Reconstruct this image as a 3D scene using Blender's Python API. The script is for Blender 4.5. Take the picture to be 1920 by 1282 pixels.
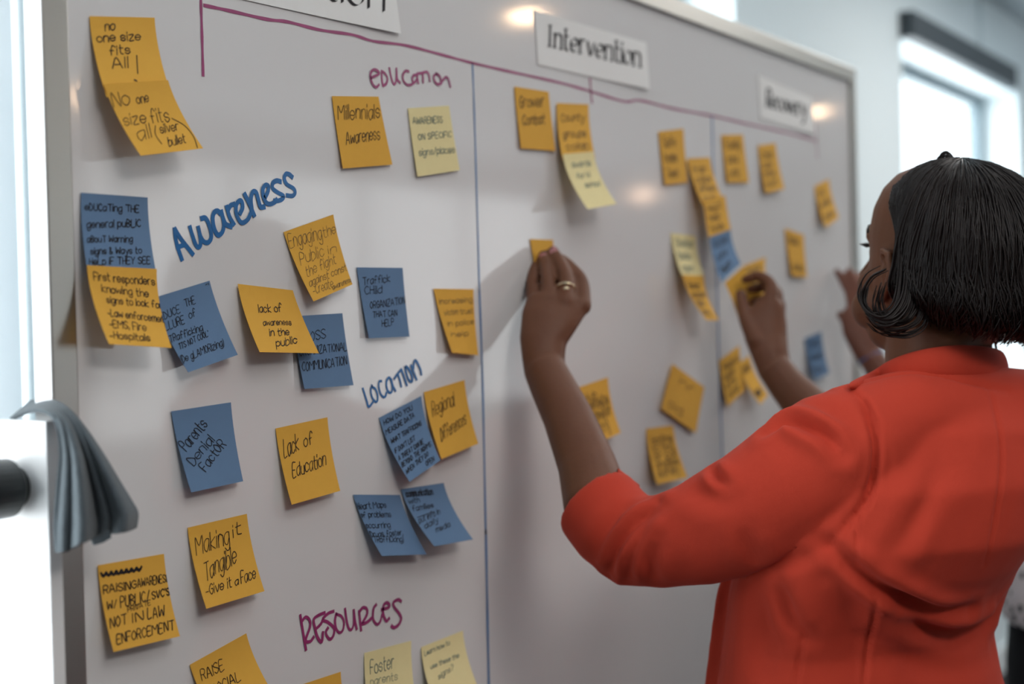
import bpy, bmesh, math, random
import numpy as np
from mathutils import Vector, Matrix
from mathutils.bvhtree import BVHTree

for o in list(bpy.data.objects):
    bpy.data.objects.remove(o)
SC = bpy.context.scene
COL = SC.collection
random.seed(7)
RNG = np.random.RandomState(7)

# ------------------------------------------------------------------ camera
PHI, PITCH, ROLL, FPX = math.radians(33.0), math.radians(0.86), 0.024, 2667.0
CAM = np.array([0.0, -0.985, 1.47])
_r0 = np.array([math.sin(PHI), -math.cos(PHI), 0.0])
CF = np.array([math.cos(PHI) * math.cos(PITCH), math.sin(PHI) * math.cos(PITCH), -math.sin(PITCH)])
_u0 = np.cross(_r0, CF)
CR = _r0 * math.cos(ROLL) - _u0 * math.sin(ROLL)
CU = _u0 * math.cos(ROLL) + _r0 * math.sin(ROLL)
cd = bpy.data.cameras.new('camera')
cam = bpy.data.objects.new('camera', cd)
COL.objects.link(cam)
cam.matrix_world = Matrix(((CR[0], CU[0], -CF[0], CAM[0]), (CR[1], CU[1], -CF[1], CAM[1]),
                           (CR[2], CU[2], -CF[2], CAM[2]), (0, 0, 0, 1)))
cd.sensor_fit = 'HORIZONTAL'
cd.sensor_width = 36.0
cd.lens = FPX * 36.0 / 1920.0
cd.clip_start = 0.02
cd.dof.use_dof = True
cd.dof.focus_distance = 1.42
cd.dof.aperture_fstop = 2.8
cd.dof.aperture_blades = 9
SC.camera = cam

# ------------------------------------------------------------------ view and daylight
SC.view_settings.view_transform = 'Standard'
SC.view_settings.look = 'None'
SC.view_settings.gamma = 1.0
SC.view_settings.use_curve_mapping = False
SC.view_settings.exposure = -0.40
CEIL = 2.71
WALL_Y = 0.515
LEFT_X, RIGHT_X, FRONT_Y = -1.7, 14.5, -5.1
wd = bpy.data.worlds.new('daylight')
SC.world = wd
wd.use_nodes = True
wd.node_tree.nodes['Background'].inputs[0].default_value = (0.86, 0.95, 1.0, 1)
wd.node_tree.nodes['Background'].inputs[1].default_value = 3.0


def area_light(name, loc, target, sx, sy, power, color):
    l = bpy.data.lights.new(name, 'AREA')
    l.shape = 'RECTANGLE'
    l.size, l.size_y = sx, sy
    l.energy = power
    l.color = color
    o = bpy.data.objects.new(name, l)
    COL.objects.link(o)
    o.location = loc
    d = Vector(target) - Vector(loc)
    o.rotation_euler = d.to_track_quat('-Z', 'Z').to_euler()
    return o


SKY = 4.0          # radiance of the white sky outside the windows
# the front wall's window across the room
FWIN2 = (5.2, 10.2, 0.8, 2.5)
area_light('window_daylight', (7.7, FRONT_Y - 0.17, 1.65), (7.7, 0, 1.65), 5.0, 1.7, 30, (1.0, 0.965, 0.94))
# added overhead fill panels, out of view, set to balance the room's brightness
FILL_PANELS = [((4.6, -0.62), 27), ((0.9, -1.3), 7.8), ((1.9, -0.7), 1.0), ((0.2, -2.4), 42), ((3.3, -1.6), 11), ((2.9, -0.55), 1.5)]

# ------------------------------------------------------------------ pixel maths (photo is 1920 x 1282)


def rays(px, py):
    px = np.asarray(px, float)
    py = np.asarray(py, float)
    return CF * FPX + np.multiply.outer(px - 960.0, CR) - np.multiply.outer(py - 641.0, CU)


def W(px, py, z):
    """world point seen at a pixel, z metres along the optical axis"""
    return CAM + rays(px, py) / FPX * z


def on_y(px, py, y=0.0):
    d = rays(px, py)
    t = (y - CAM[1]) / d[..., 1]
    return CAM + d * np.asarray(t)[..., None]


def on_x(px, py, x):
    d = rays(px, py)
    return CAM + d * ((x - CAM[0]) / d[..., 0])


def project(p):
    q = np.asarray(p) - CAM
    z = q @ CF
    return np.stack([960.0 + FPX * (q @ CR) / z, 641.0 - FPX * (q @ CU) / z], -1), z


# ------------------------------------------------------------------ materials
def mat(name, color, rough=0.5, spec=0.5, noise=0.0, nscale=30.0, bump=0.0, bscale=200.0, metal=0.0,
        emit=None, estr=0.0, sheen=0.0, coat=0.0, sss=0.0, stretch=None):
    m = bpy.data.materials.new(name)
    m.use_nodes = True
    nt = m.node_tree
    b = nt.nodes['Principled BSDF']
    b.inputs['Base Color'].default_value = (*color, 1)
    b.inputs['Roughness'].default_value = rough
    b.inputs['Specular IOR Level'].default_value = spec
    b.inputs['Metallic'].default_value = metal
    if sheen:
        b.inputs['Sheen Weight'].default_value = sheen
        b.inputs['Sheen Roughness'].default_value = 0.5
    if coat:
        b.inputs['Coat Weight'].default_value = coat
        b.inputs['Coat Roughness'].default_value = 0.06
    if sss:
        b.inputs['Subsurface Weight'].default_value = sss
        b.inputs['Subsurface Radius'].default_value = (0.012, 0.005, 0.003)
        b.inputs['Subsurface Scale'].default_value = 0.5
    if emit is not None:
        b.inputs['Emission Color'].default_value = (*emit, 1)
        b.inputs['Emission Strength'].default_value = estr
    tc = nt.nodes.new('ShaderNodeTexCoord')
    mp = nt.nodes.new('ShaderNodeMapping')
    nt.links.new(tc.outputs['Object'], mp.inputs['Vector'])
    if stretch:
        mp.inputs['Scale'].default_value = stretch
    if noise:
        n = nt.nodes.new('ShaderNodeTexNoise')
        n.inputs['Scale'].default_value = nscale
        n.inputs['Detail'].default_value = 4
        nt.links.new(mp.outputs['Vector'], n.inputs['Vector'])
        r = nt.nodes.new('ShaderNodeMapRange')
        r.inputs['To Min'].default_value = 1 - noise
        r.inputs['To Max'].default_value = 1 + noise
        nt.links.new(n.outputs['Fac'], r.inputs['Value'])
        mx = nt.nodes.new('ShaderNodeVectorMath')
        mx.operation = 'SCALE'
        mx.inputs[0].default_value = color
        nt.links.new(r.outputs['Result'], mx.inputs['Scale'])
        nt.links.new(mx.outputs['Vector'], b.inputs['Base Color'])
    if bump:
        n2 = nt.nodes.new('ShaderNodeTexNoise')
        n2.inputs['Scale'].default_value = bscale
        n2.inputs['Detail'].default_value = 3
        nt.links.new(mp.outputs['Vector'], n2.inputs['Vector'])
        bp = nt.nodes.new('ShaderNodeBump')
        bp.inputs['Strength'].default_value = bump
        bp.inputs['Distance'].default_value = 0.002
        nt.links.new(n2.outputs['Fac'], bp.inputs['Height'])
        nt.links.new(bp.outputs['Normal'], b.inputs['Normal'])
    return m


M = {}
M['board'] = mat('whiteboard_enamel', (0.72, 0.71, 0.71), 0.075, 0.5, noise=0.012, nscale=4)
M['alu'] = mat('brushed_aluminium', (0.46, 0.455, 0.425), 0.34, 0.5, metal=1.0, noise=0.03, nscale=60, stretch=(1, 1, 20))
M['white_steel'] = mat('white_painted_steel', (0.8, 0.8, 0.8), 0.35, noise=0.01)
M['black_plastic'] = mat('black_plastic', (0.012, 0.016, 0.017), 0.35, noise=0.05)
M['grey_plastic'] = mat('grey_plastic', (0.45, 0.46, 0.47), 0.5, noise=0.03)
M['orange'] = mat('orange_note_paper', (0.71, 0.385, 0.058), 0.75, 0.2, noise=0.03, nscale=90, bump=0.05, bscale=900)
M['blue'] = mat('blue_note_paper', (0.125, 0.215, 0.355), 0.75, 0.2, noise=0.03, nscale=90, bump=0.05, bscale=900)
M['pale'] = mat('pale_yellow_note_paper', (0.79, 0.685, 0.36), 0.75, 0.2, noise=0.03, nscale=90, bump=0.05, bscale=900)
M['paper'] = mat('white_paper', (0.82, 0.82, 0.81), 0.7, 0.2, noise=0.01)
M['ink'] = mat('black_ink', (0.012, 0.011, 0.014), 0.6, 0.2, noise=0.1)
M['ink_grey'] = mat('grey_ballpoint_ink', (0.10, 0.075, 0.045), 0.6, 0.2, noise=0.1)
M['ink_teal'] = mat('teal_ink', (0.10, 0.16, 0.16), 0.6, 0.2, noise=0.1)
M['blue_marker'] = mat('blue_marker_ink', (0.006, 0.125, 0.36), 0.35, 0.4, noise=0.35, nscale=60)
M['blue_line'] = mat('blue_line_ink', (0.08, 0.19, 0.40), 0.35, 0.4, noise=0.35, nscale=25)
M['magenta_marker'] = mat('magenta_marker_ink', (0.30, 0.036, 0.145), 0.35, 0.4, noise=0.3, nscale=40)
M['wall'] = mat('pale_wall_paint', (0.74, 0.83, 0.86), 0.7, 0.2, noise=0.015, nscale=2)
M['grey_wall'] = mat('grey_wall_paint', (0.13, 0.13, 0.135), 0.7, 0.2, noise=0.02, nscale=2)
M['ceiling'] = mat('ceiling_paint', (0.68, 0.75, 0.79), 0.8, 0.2, noise=0.01)
M['floor'] = mat('grey_carpet', (0.06, 0.058, 0.06), 0.95, 0.1, noise=0.2, nscale=120, bump=0.3, bscale=400)
M['white_trim'] = mat('white_trim_paint', (0.82, 0.85, 0.86), 0.5, noise=0.01)
M['dark_blind'] = mat('dark_grey_blind', (0.045, 0.06, 0.07), 0.55, noise=0.05)
M['frame_grey'] = mat('window_frame_grey', (0.18, 0.24, 0.27), 0.5, noise=0.03)
M['skin'] = mat('brown_skin', (0.145, 0.059, 0.031), 0.5, 0.25, noise=0.10, nscale=35, bump=0.12, bscale=260, sss=0.15)
M['skin_b'] = mat('warm_skin', (0.16, 0.062, 0.040), 0.5, 0.25, noise=0.10, nscale=35, bump=0.12, bscale=260, sss=0.15)
M['nail'] = mat('pink_nail', (0.42, 0.17, 0.18), 0.25, 0.5, noise=0.02)
M['coral'] = mat('coral_jacket_cloth', (0.50, 0.048, 0.0245), 0.8, 0.15, noise=0.03, nscale=60, bump=0.12, bscale=1100, sheen=0.04)
M['hair'] = mat('black_brown_hair', (0.009, 0.006, 0.0055), 0.36, 0.20, noise=0.4, nscale=14)
M['gold'] = mat('pale_gold', (0.75, 0.65, 0.45), 0.25, metal=1.0, noise=0.02)
M['black_cloth'] = mat('black_cloth', (0.010, 0.011, 0.013), 0.9, 0.1, noise=0.2, nscale=80)
M['towel'] = mat('blue_grey_towel', (0.092, 0.112, 0.125), 0.95, 0.1, noise=0.25, nscale=140, bump=0.6, bscale=700, sheen=0.2)
M['eye'] = mat('eye_white', (0.7, 0.68, 0.65), 0.2, noise=0.01)
M['shoe'] = mat('black_leather', (0.012, 0.012, 0.012), 0.4, noise=0.05)


def dotted():
    m = mat('dotted_white_cloth', (0.62, 0.58, 0.6), 0.85, 0.2)
    nt = m.node_tree
    tc = nt.nodes['Texture Coordinate']
    v = nt.nodes.new('ShaderNodeTexVoronoi')
    v.inputs['Scale'].default_value = 42
    nt.links.new(tc.outputs['Object'], v.inputs['Vector'])
    r = nt.nodes.new('ShaderNodeMath')
    r.operation = 'LESS_THAN'
    r.inputs[1].default_value = 0.3
    nt.links.new(v.outputs['Distance'], r.inputs[0])
    mx = nt.nodes.new('ShaderNodeMix')
    mx.data_type = 'RGBA'
    mx.inputs['A'].default_value = (0.62, 0.58, 0.6, 1)
    mx.inputs['B'].default_value = (0.02, 0.03, 0.03, 1)
    nt.links.new(r.outputs['Value'], mx.inputs['Factor'])
    nt.links.new(mx.outputs['Result'], nt.nodes['Principled BSDF'].inputs['Base Color'])
    return m


M['dotted'] = dotted()


def glass():
    m = bpy.data.materials.new('window_glass')
    m.use_nodes = True
    nt = m.node_tree
    nt.nodes.remove(nt.nodes['Principled BSDF'])
    t = nt.nodes.new('ShaderNodeBsdfTransparent')
    g = nt.nodes.new('ShaderNodeBsdfGlossy')
    g.inputs['Roughness'].default_value = 0.02
    mx = nt.nodes.new('ShaderNodeMixShader')
    mx.inputs[0].default_value = 0.06
    nt.links.new(t.outputs[0], mx.inputs[1])
    nt.links.new(g.outputs[0], mx.inputs[2])
    nt.links.new(mx.outputs[0], nt.nodes['Material Output'].inputs[0])
    return m


M['glass'] = glass()


def blind_cloth():
    m = bpy.data.materials.new('blind_cloth')
    m.use_nodes = True
    nt = m.node_tree
    nt.nodes.remove(nt.nodes['Principled BSDF'])
    d = nt.nodes.new('ShaderNodeBsdfDiffuse')
    d.inputs['Color'].default_value = (.8, .83, .85, 1)
    t = nt.nodes.new('ShaderNodeBsdfTranslucent')
    t.inputs['Color'].default_value = (.80, .85, .88, 1)
    mx = nt.nodes.new('ShaderNodeMixShader')
    mx.inputs[0].default_value = 0.28
    nt.links.new(d.outputs[0], mx.inputs[1])
    nt.links.new(t.outputs[0], mx.inputs[2])
    nt.links.new(mx.outputs[0], nt.nodes['Material Output'].inputs[0])
    return m


M['blind_fabric'] = blind_cloth()


# ------------------------------------------------------------------ object helpers
def tag(o, label=None, cat=None, group=None, kind=None):
    if label:
        o['label'] = label
    if cat:
        o['category'] = cat
    if group:
        o['group'] = group
    if kind:
        o['kind'] = kind
    return o


def empty(name, loc, **k):
    o = bpy.data.objects.new(name, None)
    COL.objects.link(o)
    o.location = loc
    o.empty_display_size = 0.1
    return tag(o, **k)


def wpos(o):
    p = Vector((0, 0, 0))
    while o is not None:
        p += o.location
        o = o.parent
    return p


class MB:
    """collects shapes in world space and links them as ONE mesh object"""

    def __init__(self):
        self.v, self.f = [], []

    def add(self, v, f):
        k = len(self.v)
        self.v += [tuple(map(float, p)) for p in v]
        self.f += [tuple(int(i) + k for i in q) for q in f]
        return self

    def box(self, a, b):
        (x0, y0, z0), (x1, y1, z1) = a, b
        v = [(x0, y0, z0), (x1, y0, z0), (x1, y1, z0), (x0, y1, z0), (x0, y0, z1), (x1, y0, z1), (x1, y1, z1), (x0, y1, z1)]
        return self.add(v, [(0, 3, 2, 1), (4, 5, 6, 7), (0, 1, 5, 4), (1, 2, 6, 5), (2, 3, 7, 6), (3, 0, 4, 7)])

    def tube(self, pts, rad, n=12, ref=None):
        """closed loft; rad items are r or (ra, rb): ra along ref-side axis, rb along the other"""
        pts = [np.asarray(p, float) for p in pts]
        N = len(pts)
        T = [pts[min(i + 1, N - 1)] - pts[max(i - 1, 0)] for i in range(N)]
        T = [t / (np.linalg.norm(t) + 1e-12) for t in T]
        a = np.asarray(ref if ref is not None else ((0, 0, 1) if abs(T[0][2]) < 0.9 else (1, 0, 0)), float)
        ang = np.arange(n) * 2 * math.pi / n
        V = []
        for i in range(N):
            a = a - T[i] * (a @ T[i])
            a = a / (np.linalg.norm(a) + 1e-12)
            b = np.cross(T[i], a)
            r = rad[i] if not np.isscalar(rad) else rad
            ra, rb = (r, r) if np.isscalar(r) else r
            for t in ang:
                V.append(pts[i] + a * ra * math.cos(t) + b * rb * math.sin(t))
        F = []
        for i in range(N - 1):
            for j in range(n):
                k = (j + 1) % n
                F.append((i * n + j, i * n + k, (i + 1) * n + k, (i + 1) * n + j))
        F.append(tuple(range(n))[::-1])
        F.append(tuple((N - 1) * n + j for j in range(n)))
        return self.add(V, F)

    def rings(self, rings):
        """closed loft through given rings of points"""
        n = len(rings[0])
        V = [p for r in rings for p in r]
        F = []
        for i in range(len(rings) - 1):
            for j in range(n):
                k = (j + 1) % n
                F.append((i * n + j, i * n + k, (i + 1) * n + k, (i + 1) * n + j))
        F.append(tuple(range(n))[::-1])
        F.append(tuple((len(rings) - 1) * n + j for j in range(n)))
        return self.add(V, F)

    def ball(self, c, r, n=16):
        if np.isscalar(r):
            r = (r, r, r)
        rr = []
        for i in range(1, n):
            th = math.pi * i / n
            rr.append([(c[0] + r[0] * math.sin(th) * math.cos(p), c[1] + r[1] * math.sin(th) * math.sin(p), c[2] + r[2] * math.cos(th))
                       for p in np.arange(2 * n) * math.pi / n])
        return self.rings(rr)

    def build(self, name, m, parent=None, smooth=False, bevel=0.0, recalc=True, link=True):
        me = bpy.data.meshes.new(name)
        off = np.array(wpos(parent)) if parent is not None else np.zeros(3)
        me.from_pydata([tuple(np.asarray(p) - off) for p in self.v], [], self.f)
        if recalc:
            bm = bmesh.new()
            bm.from_mesh(me)
            bmesh.ops.recalc_face_normals(bm, faces=bm.faces)
            if bevel:
                bmesh.ops.bevel(bm, geom=[e for e in bm.edges], offset=bevel, segments=2, affect='EDGES', profile=0.6)
            bm.to_mesh(me)
            bm.free()
        me.materials.append(m if not isinstance(m, str) else M[m])
        if smooth:
            me.polygons.foreach_set('use_smooth', [True] * len(me.polygons))
        o = bpy.data.objects.new(name, me)
        if link:
            COL.objects.link(o)
        if parent is not None:
            o.parent = parent
        return o


def set_origin(o, p):
    """move a top-level object's origin without moving its mesh"""
    d = Vector(p) - o.location
    o.data.transform(Matrix.Translation(-d))
    o.location = p


def organic(mb, voxel, smooth_it=4, name='organic'):
    """union of closed shapes -> one continuous surface (numpy verts, faces)"""
    o = mb.build(name, M['skin'])
    md = o.modifiers.new('r', 'REMESH')
    md.mode = 'VOXEL'
    md.voxel_size = voxel
    dg = bpy.context.evaluated_depsgraph_get()
    ev = o.evaluated_get(dg)
    me = ev.to_mesh()
    V = np.empty(len(me.vertices) * 3)
    me.vertices.foreach_get('co', V)
    V = V.reshape(-1, 3)
    F = [tuple(p.vertices) for p in me.polygons]
    E = np.empty(len(me.edges) * 2, dtype=np.int64)
    me.edges.foreach_get('vertices', E)
    E = E.reshape(-1, 2)
    ev.to_mesh_clear()
    old = o.data
    bpy.data.objects.remove(o)
    bpy.data.meshes.remove(old)
    V = laplace(V, E, smooth_it)
    return V, F, E


def laplace(V, E, it, lam=0.5, w=None):
    n = len(V)
    deg = np.bincount(E.ravel(), minlength=n).astype(float)
    deg[deg == 0] = 1
    for _ in range(it):
        acc = np.zeros_like(V)
        for k in range(3):
            acc[:, k] = np.bincount(E[:, 0], V[E[:, 1], k], n) + np.bincount(E[:, 1], V[E[:, 0], k], n)
        d = acc / deg[:, None] - V
        V = V + lam * d * (1 if w is None else w[:, None])
    return V


def vnormals(V, F):
    Q = np.array([f if len(f) == 4 else (*f, f[-1]) for f in F])
    n = np.cross(V[Q[:, 2]] - V[Q[:, 0]], V[Q[:, 3]] - V[Q[:, 1]])
    N = np.zeros_like(V)
    for k in range(4):
        for c in range(3):
            N[:, c] += np.bincount(Q[:, k], n[:, c], len(V))
    return N / (np.linalg.norm(N, axis=1)[:, None] + 1e-12)


def seg_dist(V, P):
    """distance of verts to a polyline and the parameter along it"""
    best = np.full(len(V), 1e9)
    par = np.zeros(len(V))
    L = np.linalg.norm(np.diff(P, axis=0), axis=1)
    tot, acc = L.sum() + 1e-12, 0.0
    for i in range(len(P) - 1):
        a, b = P[i], P[i + 1]
        ab = b - a
        t = np.clip(((V - a) @ ab) / (ab @ ab + 1e-12), 0, 1)
        d = np.linalg.norm(V - a - t[:, None] * ab, axis=1)
        m = d < best
        best[m] = d[m]
        par[m] = (acc + t[m] * L[i]) / tot
        acc += L[i]
    return best, par


def snap(bvh, pix):
    """first hits of camera rays on a surface"""
    out = []
    for (x, y) in pix:
        d = rays(x, y)
        h = bvh.ray_cast(Vector(CAM), Vector(d).normalized(), 6.0)
        if h[0] is not None:
            out.append(np.array(h[0]))
    return np.array(out) if len(out) > 1 else None


def smooth_path(p, n=4):
    """Catmull-Rom through the given points"""
    p = np.asarray(p, float)
    if len(p) < 3:
        return np.array([p[0] + (p[-1] - p[0]) * t for t in np.linspace(0, 1, n + 1)])
    q = np.vstack([2 * p[0] - p[1], p, 2 * p[-1] - p[-2]])
    out = []
    for i in range(1, len(q) - 2):
        for t in np.arange(n) / n:
            out.append(0.5 * (2 * q[i] + (q[i + 1] - q[i - 1]) * t + (2 * q[i - 1] - 5 * q[i] + 4 * q[i + 1] - q[i + 2]) * t * t
                              + (3 * q[i] - q[i - 1] - 3 * q[i + 1] + q[i + 2]) * t ** 3))
    out.append(q[-2])
    return np.array(out)


def ribbon(mb, P, N, hw):
    """flat ink strip of half width hw (m) along P with surface normals N"""
    P = np.asarray(P)
    N = np.broadcast_to(np.asarray(N, float), P.shape)
    T = np.gradient(P, axis=0)
    T = T / (np.linalg.norm(T, axis=1)[:, None] + 1e-12)
    B = np.cross(N, T)
    B = B / (np.linalg.norm(B, axis=1)[:, None] + 1e-12)
    hw = np.broadcast_to(np.asarray(hw, float), (len(P),))[:, None]
    P = P.copy()
    P[0] -= T[0] * hw[0] * 0.7
    P[-1] += T[-1] * hw[-1] * 0.7
    a, b = P + B * hw, P - B * hw
    n = len(P)
    # inverted order so that the normal follows N
    mb.add(np.vstack([a, b]), [(i, n + i, n + i + 1, i + 1) for i in range(n - 1)])
# ------------------------------------------------------------------ room shell
def structure(o):
    o['kind'] = 'structure'
    return o


T = 0.22
structure(MB().box((LEFT_X - T, FRONT_Y - T, -0.1), (RIGHT_X + T, WALL_Y + T, 0)).build('floor', 'floor'))
structure(MB().box((LEFT_X - T, FRONT_Y - T, CEIL), (RIGHT_X + T, WALL_Y + T, CEIL + 0.1)).build('ceiling', 'ceiling'))
structure(MB().box((RIGHT_X, FRONT_Y, 0), (RIGHT_X + T, WALL_Y + T, CEIL)).build('wall_right', 'wall'))


def wall_with_holes(name, holes, a0, a1, fixed0, fixed1, axis, m='wall'):
    """holes: (a, b, z0, z1) along the wall"""
    mb = MB()

    def bx(a, b, z0, z1):
        if axis == 'x':
            mb.box((a, fixed0, z0), (b, fixed1, z1))
        else:
            mb.box((fixed0, a, z0), (fixed1, b, z1))
    p = a0
    for (a, b, z0, z1) in holes:
        bx(p, a, 0, CEIL)
        bx(a, b, 0, z0)
        bx(a, b, z1, CEIL)
        p = b
    bx(p, a1, 0, CEIL)
    return structure(mb.build(name, m))


DW = WALL_Y - CAM[1]


def wall_u(px):
    return on_y(px, 300, WALL_Y)[0]


# the window beside the woman's head, measured on the wall plane; the others repeat its spacing
wx0, wx1 = wall_u(1694), wall_u(1912)
zt = on_y(1694, 72, WALL_Y)[2]
pitch = wx0 - wall_u(1383) + (wx1 - wx0)
pitch = wx1 - wall_u(1383)
WINS = [(-1.2, 0.66, 0.45, CEIL - 0.12), (0.74, 1.203, 0.45, CEIL - 0.12)] + [(wx0 + k * pitch, wx1 + k * pitch, 0.75, zt) for k in (-1, 0, 1, 2)]
wall_with_holes('wall_back', WINS, LEFT_X - T, RIGHT_X + T, WALL_Y, WALL_Y + T, 'x')
wall_with_holes('wall_left', [], FRONT_Y, WALL_Y, LEFT_X - T, LEFT_X, 'y', 'grey_wall')

wall_with_holes('wall_front', [FWIN2], LEFT_X - T, RIGHT_X + T, FRONT_Y - T, FRONT_Y, 'x', 'grey_wall')
for k, (a, b, z0, z1) in enumerate(WINS):
    w = empty('window_%d' % (k + 1), ((a + b) / 2, WALL_Y + 0.16, z0), kind='structure')
    yf = WALL_Y + 0.15
    fr = MB()
    fw = 0.045
    fr.box((a, yf, z0), (a + fw, yf + 0.05, z1)).box((b - fw, yf, z0), (b, yf + 0.05, z1))
    fr.box((a + fw, yf, z0), (b - fw, yf + 0.05, z0 + fw)).box((a + fw, yf, z1 - fw), (b - fw, yf + 0.05, z1))
    fr.build('window_frame', 'frame_grey', w)
    MB().box((a + fw, yf + 0.02, z0 + fw), (b - fw, yf + 0.026, z1 - fw)).build('window_pane', 'glass', w)
    MB().box((a - 0.03, WALL_Y - 0.03, z0 - 0.03), (b + 0.03, yf, z0 + 0.004)).build('window_sill', 'white_trim', w)
    area_light('window_daylight', ((a + b) / 2, yf + 0.06, (z0 + z1) / 2), ((a + b) / 2, -5, (z0 + z1) / 2), b - a, z1 - z0, (1.7, 1.5, 1.3, 1.3, 1.3, 1.3)[k] * SKY * math.pi * (b - a) * (z1 - z0), (1.0, 0.99, 0.98) if k == 1 else (0.93, 0.98, 1.0))

for k, (a, b, z0, z1) in enumerate((FWIN2,)):
    wf = empty('window_%d' % (7 + k), ((a + b) / 2, FRONT_Y - 0.15, z0), kind='structure')
    fr = MB()
    nx = int(round((b - a) / 1.4))
    for i in range(nx + 1):
        x = a + (b - a - .05) * i / nx
        fr.box((x, FRONT_Y - 0.15, z0 + .05), (x + 0.05, FRONT_Y - 0.10, z1 - .05))
    for z in (z0, z1 - .05):
        fr.box((a, FRONT_Y - 0.15, z), (b, FRONT_Y - 0.10, z + 0.05))
    fr.build('window_frame', 'frame_grey', wf)
    MB().box((a, FRONT_Y - 0.13, z0), (b, FRONT_Y - 0.124, z1)).build('window_pane', 'glass', wf)

# dark roller-blind cassette above the right window, with its small bracket
BY = WALL_Y - 0.05
p0, p1 = on_y(1712, 18, BY), on_y(1722, 72, BY)
bl = empty('roller_blind', ((wx0 + wx1) / 2, WALL_Y - 0.03, p1[2]), label='dark grey roller blind box fixed on the wall above the bright window', cat='blind')
MB().box((p0[0], BY, p1[2]), (on_y(1908, 124, BY)[0], WALL_Y - 0.001, p0[2])).build('blind_box', 'dark_blind', bl, bevel=0.004)
zq = on_y(1765, 124, WALL_Y + 0.10)[2]
MB().box((wx0 + 0.01, WALL_Y + 0.094, zq), (wx1 - 0.01, WALL_Y + 0.106, zq + .022)).build('bottom_rail', 'grey_plastic', bl)  # added strip for the thin grey line below the bright window reveal
MB().box((wx0 + 0.01, WALL_Y + 0.099, zq + .022), (wx1 - 0.01, WALL_Y + 0.1005, zt - .001)).build('blind_fabric', 'blind_fabric', bl)  # added sheet, backlit to imitate the bright underside of the reveal

# conduit running up the wall between blind box and ceiling, and the cornice under the ceiling
cx = wall_u(1843)
structure(MB().box((cx - 0.03, WALL_Y - 0.012, p0[2] + 0.001), (cx + 0.03, WALL_Y, CEIL)).build('trim_1', 'wall'))
structure(MB().box((LEFT_X, WALL_Y - 0.015, 0), (RIGHT_X, WALL_Y, 0.1)).build('baseboard_back', 'white_trim'))
# white fabric blind pulled down in the window behind the board's left end
a_, b_, z0_, z1_ = WINS[1]
wbl = empty('fabric_blind', ((a_ + b_) / 2, WALL_Y + 0.035, z1_), label='white translucent fabric blind in the window left of the board', cat='blind')
MB().box((a_ + .006, WALL_Y + 0.034, z0_ + .01), (b_ - .006, WALL_Y + 0.0355, z1_ - .05)).build('blind_fabric', 'blind_fabric', wbl)
MB().tube([(a_ + .004, WALL_Y + 0.035, z1_ - .027), (b_ - .004, WALL_Y + 0.035, z1_ - .027)], [.025, .025], 16).build('blind_roller', 'white_trim', wbl)
MB().box((a_ + .006, WALL_Y + 0.029, z0_ + .001), (b_ - .006, WALL_Y + 0.041, z0_ + .0099)).build('bottom_rail', 'white_trim', wbl)

# ------------------------------------------------------------------ added overhead fill panels, then the warm lamps
M['diffuser'] = mat('fill_diffuser', (0.85, 0.83, 0.8), 0.6, emit=(1.0, 0.94, 0.895), estr=0.5)  # glowing sheet of the added fill panels
for (x, y), pw in FILL_PANELS:
    t = empty('fill_panel', (x, y, CEIL), label='added flat square fill light panel over the room', cat='ceiling light', group='added fill light panels')
    fr = MB()
    s = 0.45
    for (a, b) in (((-s, -s), (s, -s + .03)), ((-s, s - .03), (s, s)), ((-s, -s + .03), (-s + .03, s - .03)), ((s - .03, -s + .03), (s, s - .03))):
        fr.box((x + a[0], y + a[1], CEIL - 0.03), (x + b[0], y + b[1], CEIL))
    fr.build('fill_frame', 'white_trim', t)
    MB().box((x - s + .03, y - s + .03, CEIL - 0.014), (x + s - .03, y + s - .03, CEIL - 0.001)).build('diffuser', 'diffuser', t)
    l = area_light('fill_lamp', (x, y, CEIL - 0.02), (x, y, 0), 2 * s - .08, 2 * s - .08, pw, (1.0, 0.94, 0.895))

M['lamp'] = mat('warm_lamp_lens', (0.9, 0.8, 0.65), 0.4, emit=(1.0, 0.66, 0.40), estr=110.0)
M['wall_lamp'] = mat('warm_wall_lamp_glass', (0.9, 0.8, 0.65), 0.4, emit=(1.0, 0.66, 0.45), estr=26.0)
for (sx, sy, lr) in ((164, 178, .075), (985, 28, .05), (1530, 208, .036), (1205, 366, .05)):
    d = rays(sx, sy)
    p = on_y(sx, sy, 0.0)
    d = np.array([d[0], -d[1], d[2]])
    h = p + d * ((CEIL - 0.01 - p[2]) / d[2])
    if h[1] < FRONT_Y + 0.1:
        # too far for the ceiling: a small warm wall lamp on the front wall
        h = p + d * ((FRONT_Y + 0.10 - p[1]) / d[1])
        t = empty('wall_lamp', (h[0], FRONT_Y, h[2]), label='small warm wall lamp on the far front wall', cat='wall lamp')
        MB().box((h[0] - .05, FRONT_Y, h[2] - .08), (h[0] + .05, FRONT_Y + .02, h[2] + .08)).box((h[0] - .01, FRONT_Y + .02, h[2] - .01), (h[0] + .01, FRONT_Y + .06, h[2] + .01)).build('back_plate', 'white_trim', t)
        MB().ball((h[0], FRONT_Y + .11, h[2]), .055, 14).build('lamp_globe', 'wall_lamp', t, smooth=True)
        continue
    t = empty('downlight', (h[0], h[1], CEIL), label='small warm round downlight recessed in the ceiling', cat='downlight', group='warm round downlights')
    MB().tube([(h[0], h[1], CEIL - 0.012), (h[0], h[1], CEIL)], [lr * 1.15 + .025, lr * 1.15 + .03], 24).build('trim_ring', 'white_trim', t)
    MB().tube([(h[0], h[1], CEIL - 0.022), (h[0], h[1], CEIL - 0.0121)], [lr, lr * 1.15], 24).build('lamp_lens', 'lamp', t)
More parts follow.
